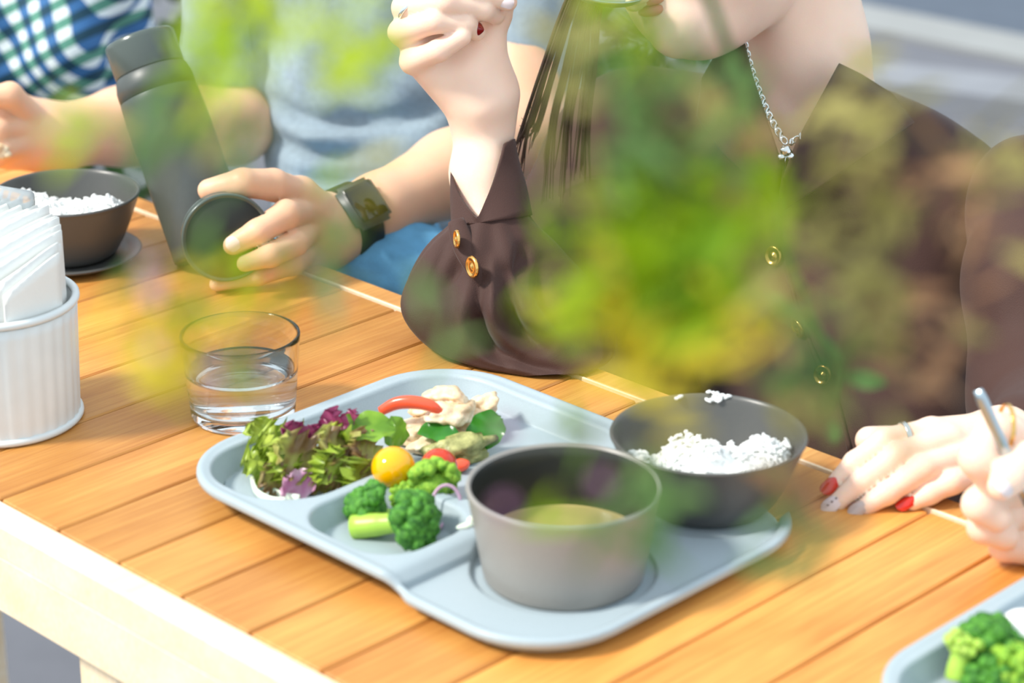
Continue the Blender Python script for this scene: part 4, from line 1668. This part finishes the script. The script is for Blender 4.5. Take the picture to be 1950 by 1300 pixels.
# ---- man in the grey T-shirt
man = thing('person', 'man in a grey T-shirt and blue jeans with a black watch, opening a dark flask', 'person', np.array([-.12, 2.15, 0.0]))
mw = Q(628, 440, 1.822)
mfing = [
    (qs((572, 372, 1.800), (520, 352, 1.772), (462, 348, 1.752), (398, 362, 1.758)), (.0130, .0125, .0112, .0088)),            # thumb over the rim
    (qs((582, 405, 1.802), (545, 408, 1.752), (490, 442, 1.732), (444, 466, 1.730)), (.0112, .0112, .0098, .0082)),            # index, nail to us
    (qs((588, 440, 1.804), (562, 462, 1.748), (516, 486, 1.724), (466, 502, 1.717)), (.0106, .0100, .0088, .0062)),            # middle
    (qs((592, 475, 1.804), (555, 502, 1.756), (490, 525, 1.738), (412, 541, 1.733)), (.0100, .0092, .0078, .0056)),            # ring
    (qs((600, 498, 1.808), (560, 518, 1.780), (510, 530, 1.768), (470, 541, 1.758)), (.0092, .0080, .0068, .0050)),            # little
]
mpalm = [(mfing[0][0][0], mw, .0150, .0230), (mfing[1][0][0], mw, .0135, .0235), (mfing[2][0][0], mw, .0135, .0240), (mfing[3][0][0], mw, .0130, .0230), (mfing[4][0][0], mw, .0115, .0220),
         (mw, Q(720, 398, 1.855), .0240, .0275), (Q(720, 398, 1.855), Q(860, 330, 1.915), .0275, .0345), (Q(860, 330, 1.915), Q(1000, 262, 1.985), .0345, .0370),
         (Q(1000, 262, 1.985), Q(990, 60, 2.05), .0370, .0400)]
hand_m = flesh(mfing, mpalm, .013, .006, .0018)
m2 = [(Q(425, 170, 2.13), Q(445, 236, 2.10), .034, .034), (Q(445, 236, 2.10), Q(240, 240, 2.05), .034, .033), (Q(240, 240, 2.05), Q(100, 262, 2.00), .033, .026),
      (Q(100, 262, 2.00), Q(35, 235, 1.985), .027, .026), (Q(90, 265, 1.99), Q(20, 275, 1.97), .025, .022)]
f2 = [(qs((40, 205, 1.975), (-5, 215, 1.955), (-20, 270, 1.950)), (.0105, .0100, .0085)), (qs((42, 240, 1.965), (0, 245, 1.945), (-14, 290, 1.940)), (.0105, .0100, .0085)),
      (qs((40, 275, 1.960), (8, 285, 1.942), (-15, 310, 1.945)), (.0100, .0095, .0080)), (qs((50, 215, 1.97), (20, 180, 1.95), (-20, 185, 1.945)), (.012, .0105, .009))]
arm_m = flesh(f2, m2, .016, .006, .0024)
mhead = Q(700, -560, 2.12)
neckm = surfnet(lambda p: smin(smin(d_ell(p, mhead, (.075, .095, .115)), d_ell(p, mhead + np.array([-.01, -.04, -.06]), (.05, .055, .06)), .03), d_cap(p, Q(730, -520, 2.16), Q(750, -260, 2.18), .05, .055), .02),
                *bounds([mhead, Q(750, -260, 2.18)], .13), .006)
mk('body', join(hand_m, arm_m, neckm), M['skin2'], man)
pts, rad = mfing[1]
o = mk('fingernail', nail(pts[-2], pts[-1], (-.1, -.92, .35), .0064, .0135, pts[-1] + np.array([-.08, -.92, .35]) * rad[-1] * .97 - unit(pts[-1] - pts[-2]) * .002), M['nailskin'], man)


def shirt_fn(p):
    d = d_ell(p, Q(765, 20, 2.17), (.128, .090, .34))
    d = smin(d, d_cap(p, Q(615, 150, 2.14), Q(620, 430, 2.07), .050, .052), .05)
    d = smin(d, d_cap(p, Q(860, 150, 2.14), Q(740, 440, 2.09), .06, .06), .05)
    d = smin(d, d_chain(p, [Q(560, -330, 2.20), Q(440, -120, 2.16), Q(420, 130, 2.13)], (.055, .040, .038), .02), .025)
    d = smin(d, d_chain(p, [Q(900, -330, 2.17), Q(985, -120, 2.09), Q(992, 150, 2.03)], (.06, .048, .046), .02), .025)
    # shirt ends at the waist
    d = np.maximum(d, Q(600, 440, 2.06)[2] - p[:, 2])
    return d


tee = (cloth(shirt_fn, *bounds([Q(420, 140, 2.13), Q(765, 440, 2.17), Q(992, 150, 2.03), Q(765, -420, 2.17)], .13), .0062, .0060, 8.5, 12, (1.2, 1, .7)))
tee = crease(tee, [
    ([(520, 195), (580, 225), (680, 232), (760, 215)], -.011, 16), ([(520, 225), (600, 262), (700, 262), (800, 235)], .009, 18),
    ([(690, 260), (770, 235), (850, 190)], -.013, 22), ([(520, 262), (590, 290), (680, 300)], -.009, 14),
    ([(515, 20), (530, 110), (545, 180)], -.008, 18), ([(560, 60), (580, 140), (640, 200)], .006, 22),
    ([(640, 40), (650, 120), (690, 190)], -.005, 24), ([(720, 60), (740, 130), (800, 180)], .006, 24),
    ([(540, 330), (620, 345), (720, 330)], -.008, 12), ([(800, 90), (840, 140), (870, 200)], -.007, 20),
    ([(490, -40), (492, 60), (498, 150)], -.016, 12), ([(960, 90), (990, 105), (1020, 112)], -.006, 9), ([(950, 150), (985, 165), (1020, 168)], -.006, 9),
    ([(350, 60), (400, 100), (460, 110)], -.006, 12), ([(345, 110), (400, 150), (465, 160)], .005, 12)])
mk('t_shirt', tee, M['grey'], man)


def jeans_fn(p):
    d = d_cap(p, Q(700, 480, 2.10), Q(720, 560, 1.86), .070, .068)
    d = smin(d, d_cap(p, Q(610, 500, 2.10), Q(560, 600, 1.90), .066, .064), .02)
    d = smin(d, d_cap(p, Q(720, 560, 1.86), Q(720, 560, 1.86) - EZ * .42, .066, .046), .03)
    d = smin(d, d_cap(p, Q(560, 600, 1.90), Q(560, 600, 1.90) - EZ * .42, .064, .046), .03)
    return d


mk('jeans', cloth(jeans_fn, *bounds([Q(690, 380, 2.16), Q(600, 400, 2.16), Q(720, 560, 1.86) - EZ * .42, Q(560, 600, 1.9) - EZ * .42], .095), .007, .005, 15, 13, (1, .6, 1.4)), M['denim'], man)

# watch
watch = thing('wristwatch', 'black square wristwatch on the wrist of the man in grey', 'watch', Q(665, 428, 1.838))
wa = unit(Q(720, 398, 1.855) - mw)
wc = mw + wa * .020
WR = frame(wa, (0, -1, .2))
ringp = [(.0285, -.012), (.0300, -.0125), (.0312, -.011), (.0314, 0), (.0312, .011), (.0300, .0125), (.0285, .012), (.0275, 0)]
rv, rf = lathe(ringp + [ringp[0]], 64)
mk('strap', move((rv, rf), WR, wc), M['rubber'], watch)
cn = unit(np.array([-.25, -1, .45]) - wa * np.dot(np.array([-.25, -1, .45]), wa))
CR = np.stack([np.cross(cn, wa) * -1, wa, cn], 1)
if np.linalg.det(CR) < 0:
    CR[:, 0] *= -1
v, f = box(.040, .036, .0095, .004, 3)
mk('case', move((v, f), CR, wc + cn * .0275), M['flask'], watch)
v, f = box(.031, .027, .0012, .0005)
mk('dial', move((v, f), CR, wc + cn * .0371), M['screen'], watch)
mk('buckle', move(box(.026, .024, .010, .003), CR, wc - cn * .036 - EZ * .006), M['rubber'], watch)
tl = curve_pts([wc - cn * .030 - EZ * .006, Q(672, 505, 1.845), Q(690, 530, 1.85)], 8)
mk('strap_tail', tube(tl, [.011, .011, .011, .0105, .010, .010, .009, .007], 10, .35, xhint=tuple(wa)), M['rubber'], watch)

# flask leaning beside the hand, and its lid held in the fingers
fT = Q(420, 512, 1.815) + np.array([-.0615, .045, .178])
fB = Q(409, 482, 1.789)
fax = unit(fT - fB)
FL = np.linalg.norm(fT - fB)
FR = frame(fax, (1, 0, 0))
flask = thing('flask', 'tall dark grey insulated flask leaning left beside the hand of the man in grey', 'flask', fB)
r0 = .0325
mk('flask_body', move(lathe([(0, 0), (r0 * .90, 0), (r0 * .985, .0016), (r0, .005), (r0, .05), (r0 * .995, FL * .45), (r0 * .985, FL * .70), (r0 * .975, FL * .735), (r0 * .965, FL * .738), (0, FL * .738)], 72), FR, fB), M['flask'], flask, loc=fB)
mk('flask_collar', move(lathe([(0, FL * .741), (r0 * .97, FL * .741), (r0 * .965, FL * .79), (r0 * .90, FL * .835), (r0 * .875, FL * .84), (r0 * .865, FL * .845), (0, FL * .845)], 72), FR, fB), M['flask'], flask, loc=fB)
mk('flask_cap', move(lathe([(0, FL * .847), (r0 * .865, FL * .847), (r0 * .875, FL * .85), (r0 * .885, FL * .975), (r0 * .87, FL * .992), (r0 * .83, FL), (r0 * .78, FL * .998), (r0 * .76, FL * .97), (0, FL * .965)], 72), FR, fB), M['flaskcap'], flask, loc=fB)
lid_c = Q(432, 453, 1.728)
lid_n = unit(np.array([.30, -1, .10]))
LR = frame(lid_n, (1, 0, 0))
lid = thing('flask_lid', 'round dark grey screw lid held in front of the flask by the man in grey', 'lid', lid_c)
rl = .0345
mk('lid_shell', move(lathe([(0, -.016), (rl * .90, -.016), (rl * .95, -.0155), (rl * .96, -.013), (rl * .90, -.0122), (rl * .90, -.0108), (rl * .97, -.010), (rl * .97, -.0075), (rl * .92, -.0068), (rl * .92, -.0058),
                            (rl, -.005), (rl, -.001), (rl * .985, .0002), (rl * .955, .0004), (rl * .93, -.0004), (0, -.0008)], 72), LR, lid_c), M['flaskcap'], lid, loc=lid_c)
mk('lid_face', move(lathe([(0, -.0002), (rl * .90, -.0002), (rl * .915, -.0010), (0, -.0012)][::-1], 64), LR, lid_c), M['rubber'], lid, loc=lid_c)

# ---- person in the checked shirt, far left
left = thing('person', 'person in a blue, green and white checked shirt at the upper left corner', 'person', np.array([-.55, 2.55, 0.0]))


def check_fn(p):
    d = d_ell(p, Q(60, -60, 2.62), (.135, .10, .24))
    d = smin(d, d_cap(p, Q(150, -200, 2.60), Q(120, 120, 2.52), .055, .050), .03)
    d = smin(d, d_cap(p, Q(-60, -200, 2.60), Q(-40, 150, 2.52), .055, .055), .03)
    return d


mk('checked_shirt', cloth(check_fn, *bounds([Q(60, -60, 2.62), Q(60, -330, 2.62), Q(60, 190, 2.6)], .17), .008, .006, 9, 21), M['check'], left)
hc = Q(60, -560, 2.6)
mk('body', surfnet(lambda p: smin(d_ell(p, hc, (.075, .095, .115)), d_cap(p, hc - EZ * .05, hc - EZ * .26, .05, .06), .03), *bounds([hc, hc - EZ * .26], .13), .007), M['skin3'], left)

# ---- hand of the diner on the right, nearest the corner tray
right = thing('person', 'fair hand of a diner at the right edge of the picture holding a steel utensil', 'person', Q(1960, 900, 1.30))
YR = 1.285
gf = [
    (qs((1985, 832, YR + .02), (1895, 828, YR - .004), (1864, 872, YR - .022), (1890, 915, YR - .020)), (.0135, .0130, .0115, .0095)),
    (qs((2000, 880, YR + .01), (1955, 880, YR - .024), (1925, 905, YR - .036), (1908, 925, YR - .040)), (.0140, .0120, .0105, .0085)),
    (qs((1990, 925, YR + .015), (1900, 930, YR - .004), (1866, 960, YR - .018), (1900, 985, YR - .018)), (.0125, .0118, .0105, .0085)),
    (qs((1995, 965, YR + .015), (1905, 978, YR + .000), (1874, 1002, YR - .010), (1915, 1022, YR - .010)), (.0120, .0112, .0100, .0080)),
    (qs((2000, 1010, YR + .015), (1940, 1026, YR + .004), (1912, 1040, YR - .002), (1955, 1052, YR - .002)), (.0108, .0100, .0088, .0075)),
]
gp_ = [(q[0][0], Q(2080, 900, YR + .03), .0145, .026) for q in gf]
gp_.append((Q(2080, 900, YR + .03), Q(2260, 880, YR + .06), .026, .030))
gp_.append((Q(2260, 880, YR + .06), Q(2760, 800, YR + .16), .030, .038))
mk('body', flesh(gf, gp_, .012, .005, .0018), M['skin'], right)
pts, rad = gf[1]
o = mk('fingernail', nail(pts[-2], pts[-1], (.1, -.9, .45), .0062, .012, pts[-1] + np.array([.1, -.9, .45]) * rad[-1] * .95), M['nailpale'], right)
o['label'] = 'pale varnished thumbnail'
c = curve_pts([Q(1862, 742, YR - .022), Q(1890, 805, YR - .026), Q(1918, 868, YR - .028), Q(1960, 960, YR - .020)], 12)
o = mk('steel_utensil', tube(c, [.0030, .0036] + [.0036] * 10, 12, .45, xhint=(1, -.4, .2)), M['steel'])
tag(o, 'slim steel utensil handle pointing up from the hand at the right edge', 'utensil')
ring('finger_ring', Q(1915, 815, YR - .006), (1, .1, -.1), .0140, .0008, M['gold'], 'thin gold ring on the hand at the right edge')
o = mk('food_morsel', join(blob(Q(4, 288, 1.925), (.007, .005, .006), amp=.3, freq=80, seed=14, sub=3), blob(Q(14, 294, 1.925), (.004, .004, .003), sub=2)), M['chick'])
tag(o, 'tiny pale morsel held at the left edge by the far hand', 'food')

# ------------------------------------------------------------------ street behind the diners


def strip(name, a, b, w, h, m, z=0.0):
    """flat band on the ground between two pixels, w metres wide (away from the camera)"""
    A, B = P(*a, -TZ + z), P(*b, -TZ + z)
    d = unit(B - A)
    n = np.array([-d[1], d[0], 0])
    if n[1] < 0:
        n = -n
    V = []
    for zz in (0, h):
        for q in (A - d * .6, B + d * 1.5):
            V += [q + EZ * (zz - z * 0), q + n * w + EZ * (zz - z * 0)]
    F = [(0, 1, 3, 2), (4, 6, 7, 5), (0, 2, 6, 4), (1, 5, 7, 3), (0, 4, 5, 1), (2, 3, 7, 6)]
    return mk(name, (np.array(V), F), m, smooth=False)


o = strip('street', (1640, 28), (1950, 92), 9.0, .004, M['road'])
o['kind'] = 'structure'
o = strip('trim_1', (1640, 60), (1950, 124), 0.17, .012, M['line'])
o['kind'] = 'structure'
o = strip('trim_2', (1600, 195), (1950, 240), 0.16, .05, M['kerb'])
o['kind'] = 'structure'

# ------------------------------------------------------------------ shrubs behind
def leaflet(L, w, bend, n=5):
    V, F = [], []
    for i in range(n):
        s = i / (n - 1)
        ww = w * (math.sin(math.pi * (.06 + .90 * s)) ** .8)
        z = bend * L * s * s
        V += [(s * L, -ww, z + ww * .25), (s * L, 0, z), (s * L, ww, z + ww * .25)]
    for i in range(n - 1):
        a = i * 3
        F += [(a, a + 1, a + 4, a + 3), (a + 1, a + 2, a + 5, a + 4)]
    return np.array(V), F


def bush(label, c, rad, n, seed, m, L=.06):
    r = np.random.default_rng(seed)
    t = thing('shrub', label, 'shrub', np.array([c[0], c[1], 0.0]))
    parts = []
    for i in range(n):
        d = unit(r.normal(size=3))
        q = np.asarray(c) + d * np.asarray(rad) * r.uniform(.55, 1.0)
        R = frame(unit(r.normal(size=3)), unit(d + r.normal(size=3) * .8 - EZ * .3))
        parts.append(move(leaflet(L * r.uniform(.6, 1.3), L * .25, r.uniform(-.4, .1), 4), R, q))
    o = mk('foliage', join(*parts), m, t)
    o['kind'] = 'stuff'
    for k in range(5):
        a = 2 * math.pi * k / 5
        tip = np.asarray(c) + np.array([math.cos(a) * rad[0] * .6, math.sin(a) * rad[1] * .6, rad[2] * .2])
        mk('stem', tube(curve_pts([np.array([c[0] + .05 * math.cos(a), c[1] + .05 * math.sin(a), 0]), (np.asarray(c) * [1, 1, .5] + tip) / 2 * [1, 1, 1], tip], 8), np.linspace(.014, .005, 8), 7), M['bark'], t)


bush('dark green shrub behind the checked shirt at the upper left', (-.86, 3.5, .55), (.41, .35, .60), 1500, 31, M['shrub'])
bush('dark shrub behind the man in grey and the hanging hair', (-.02, 3.6, .50), (.39, .35, .60), 1500, 32, M['shrub'])

# ------------------------------------------------------------------ leaf sprays added before the camera in place of window reflections
FG = dict(  # leaf and petal colours tinted like the foliage reflected in the window
    bright=leafmat('reflected_bright_leaf', srgb(160, 186, 4), srgb(118, 160, 6), 30, 0.5, 0.6),
    yellow=leafmat('reflected_yellow_leaf', srgb(236, 214, 60), srgb(206, 186, 40), 30, 0.5, 0.6),
    lime=leafmat('reflected_lime_leaf', srgb(206, 220, 60), srgb(176, 206, 50), 30, 0.5, 0.6),
    mid=leafmat('reflected_green_leaf', srgb(122, 158, 88), srgb(84, 124, 62), 30, 0.45, 0.6),
    olive=leafmat('reflected_olive_leaf', srgb(186, 176, 104), srgb(156, 148, 82), 30, 0.45, 0.6),
    rust=leafmat('reflected_rust_leaf', srgb(196, 152, 110), srgb(168, 124, 90), 30, 0.4, 0.6),
    blossom=leafmat('reflected_pink_petal', srgb(246, 220, 226), srgb(240, 200, 214), 60, 0.5, 0.5),
    mauve=leafmat('reflected_mauve_petal', srgb(206, 160, 196), srgb(180, 130, 170), 60, 0.5, 0.5),
)


def add_reflection(label, stem, clumps, seed, rad=.0008):
    """added stand-in for reflected foliage: thin stem, side twigs and fine narrow leaflets around each twig.
    stem = [(px, py, d)]; clumps = [(px, py, sx, sy, d, count, kind)]"""
    r = np.random.default_rng(seed)
    sp_ = curve_pts([Q(*q) for q in stem], 40)
    t = thing('reflection_foliage', label, 'reflection stand-in', sp_[-1])
    mk('stem', tube(sp_, [rad] * 40, 6), M['bark'], t)
    groups = {}
    twigs = []
    for px, py, sx, sy, d, cnt, kind in clumps:
        c = Q(px, py, d)
        m_ = d / FPX
        near = sp_[np.argmin(np.linalg.norm(sp_ - c, axis=1))]
        twigs.append(tube([near, near * .5 + c * .5 + EZ * .004, c], [rad * .6, rad * .5, rad * .3], 5))
        for i in range(cnt):
            q = c + np.array([r.normal() * sx * m_, r.normal() * .016, r.normal() * sy * m_])
            L, w = ((.0040, .0020) if kind in ('blossom', 'mauve') else (.019, .0021))
            dr = unit(np.array([r.normal(), r.normal() * .6, r.normal() * .8 - .3]))
            R = frame(unit(r.normal(size=3)), dr)
            n_ = 1 if kind not in ('blossom', 'mauve') else 5
            for k in range(n_):
                if n_ > 1:
                    R = frame(unit(r.normal(size=3) + np.array([0, -1, .5])), r.normal(size=3))
                groups.setdefault(kind, []).append(move(leaflet(L * r.uniform(.7, 1.3), w * r.uniform(.8, 1.25), r.uniform(-.35, .1), 4), R, q - R[:, 0] * L * .5))
    o = mk('twigs', join(*twigs), M['bark'], t)
    o['kind'] = 'stuff'
    for kind, parts in groups.items():
        o = mk('blossoms' if kind in ('blossom', 'mauve') else 'foliage', join(*parts), FG[kind], t)
        o['kind'] = 'stuff'
    return t


add_reflection('feathery bright green leaf spray standing in for a window reflection over the woman in brown',
     [(1235, -70, .58), (1240, 120, .58), (1275, 300, .58), (1290, 450, .58), (1260, 620, .57), (1235, 760, .56), (1240, 900, .55), (1255, 1000, .55)],
     [(1290, 430, 80, 45, .58, 58, 'bright'), (1200, 490, 70, 45, .58, 37, 'bright'), (1370, 370, 60, 45, .58, 31, 'bright'), (1110, 545, 45, 40, .57, 15, 'bright'),
      (1330, 530, 80, 40, .57, 31, 'bright'), (1420, 470, 50, 60, .58, 17, 'olive'),
      (1250, 650, 80, 30, .56, 24, 'yellow'), (1180, 610, 50, 30, .56, 14, 'yellow'), (1390, 600, 50, 30, .56, 12, 'yellow'),
      (1200, 170, 80, 50, .60, 27, 'mid'), (1330, 190, 60, 50, .60, 12, 'mid'), (1300, 150, 60, 40, .60, 7, 'olive'), (1390, 250, 40, 40, .60, 6, 'rust'), (1110, 90, 40, 40, .60, 12, 'olive'), (1190, 30, 40, 20, .60, 12, 'bright'), (1240, 270, 70, 40, .60, 17, 'mid'),
      (1140, 400, 40, 60, .58, 10, 'olive'),
      (1300, 985, 40, 16, .55, 6, 'mid'), (1215, 1000, 40, 26, .55, 6, 'mid'), (1110, 945, 30, 8, .55, 4, 'bright'), (1220, 925, 30, 40, .55, 4, 'mid'),
      (960, 862, 12, 8, .55, 2, 'mauve'), (1135, 905, 10, 8, .55, 2, 'mauve'), (1080, 860, 20, 10, .55, 2, 'mid')], 101)
add_reflection('olive green leaf spray standing in for a window reflection over the shoulder at the right',
     [(2020, 120, .62), (1880, 240, .62), (1760, 380, .62), (1680, 520, .62), (1620, 700, .62), (1570, 860, .60), (1530, 990, .58)],
     [(1650, 200, 50, 30, .62, 12, 'olive'), (1580, 330, 70, 50, .62, 16, 'olive'), (1700, 380, 60, 60, .62, 14, 'olive'), (1600, 500, 60, 50, .62, 18, 'olive'),
      (1690, 600, 60, 50, .62, 16, 'olive'), (1560, 650, 60, 40, .62, 12, 'mid'), (1580, 790, 50, 30, .61, 14, 'olive'), (1740, 700, 50, 50, .62, 10, 'rust'),
      (1830, 480, 40, 80, .62, 12, 'rust'), (1900, 330, 40, 40, .62, 10, 'olive'), (1800, 300, 30, 40, .62, 8, 'rust'), (1500, 915, 20, 22, .58, 8, 'rust'), (1470, 960, 16, 26, .58, 8, 'mid'), (1530, 1000, 16, 20, .58, 4, 'olive')], 102)
add_reflection('yellow-green leaf spray with pale blossoms standing in for window reflections over the flask and the glass',
     [(470, -70, .60), (410, 90, .60), (340, 240, .60), (300, 400, .60), (300, 540, .58), (360, 650, .58), (450, 710, .57)],
     [(405, 50, 30, 45, .60, 19, 'lime'), (430, 120, 26, 30, .60, 11, 'lime'), (600, 20, 40, 20, .60, 11, 'lime'), (690, 70, 30, 40, .60, 11, 'lime'), (640, 120, 60, 20, .60, 4, 'lime'), (390, 150, 12, 20, .60, 3, 'bright'),
      (300, 210, 26, 40, .60, 7, 'mid'), (350, 300, 26, 20, .60, 3, 'mid'), (430, 290, 14, 26, .60, 3, 'mid'), (420, 230, 30, 20, .60, 2, 'olive'), (480, 250, 26, 40, .60, 2, 'olive'),
      (140, 245, 26, 16, .60, 4, 'lime'), (230, 270, 30, 16, .60, 2, 'olive'),
      (250, 540, 26, 14, .58, 2, 'mid'), (330, 560, 50, 26, .58, 7, 'yellow'), (290, 620, 36, 24, .58, 5, 'yellow'), (430, 600, 60, 20, .58, 5, 'yellow'), (340, 690, 20, 20, .57, 4, 'yellow'), (450, 730, 16, 20, .57, 4, 'lime'), (520, 590, 40, 20, .58, 2, 'yellow'), (850, 640, 40, 20, .58, 2, 'mid'), (830, 560, 20, 20, .58, 2, 'mid'),
      (560, 520, 50, 16, .59, 4, 'mid'), (440, 525, 40, 14, .59, 4, 'bright'), (660, 430, 22, 40, .59, 5, 'mid'), (600, 400, 14, 26, .59, 2, 'lime'), (720, 370, 26, 16, .59, 2, 'yellow'), (390, 460, 20, 30, .59, 2, 'mid'),
      (300, 545, 10, 8, .58, 2, 'blossom'), (260, 515, 8, 8, .58, 1, 'blossom'), (300, 600, 10, 8, .58, 2, 'blossom'), (370, 625, 10, 8, .58, 2, 'blossom'), (430, 610, 10, 10, .58, 2, 'blossom'), (630, 545, 8, 8, .58, 1, 'blossom'), (580, 535, 8, 6, .58, 1, 'mauve')], 103)
# twig added further off, nearly in focus, for the reflected stem over the blouse
tw = thing('reflection_twig', 'thin green twig standing in for a reflected stem before the blouse buttons', 'reflection stand-in', Q(1585, 800, .95))
tp = curve_pts([Q(1330, -60, .84), Q(1400, 130, .86), Q(1462, 330, .90), Q(1495, 470, .93), Q(1530, 560, .94), Q(1565, 640, .95), Q(1604, 690, .95), Q(1603, 740, .95), Q(1580, 800, .95)], 50)
mk('stem', tube(tp, np.linspace(.0018, .0016, 50), 8), FG['mid'], tw)
for k, (a, b) in enumerate(((tp[-1], (1592, 842, .95)), (tp[40], (1690, 730, .95)), (tp[30], (1465, 560, .94)))):
    d = Q(*b) - a
    mk('leaf', move(leaflet(np.linalg.norm(d), .0040, -.1, 8), frame((0.1, -1, .3), d), a), FG['mid'], tw)
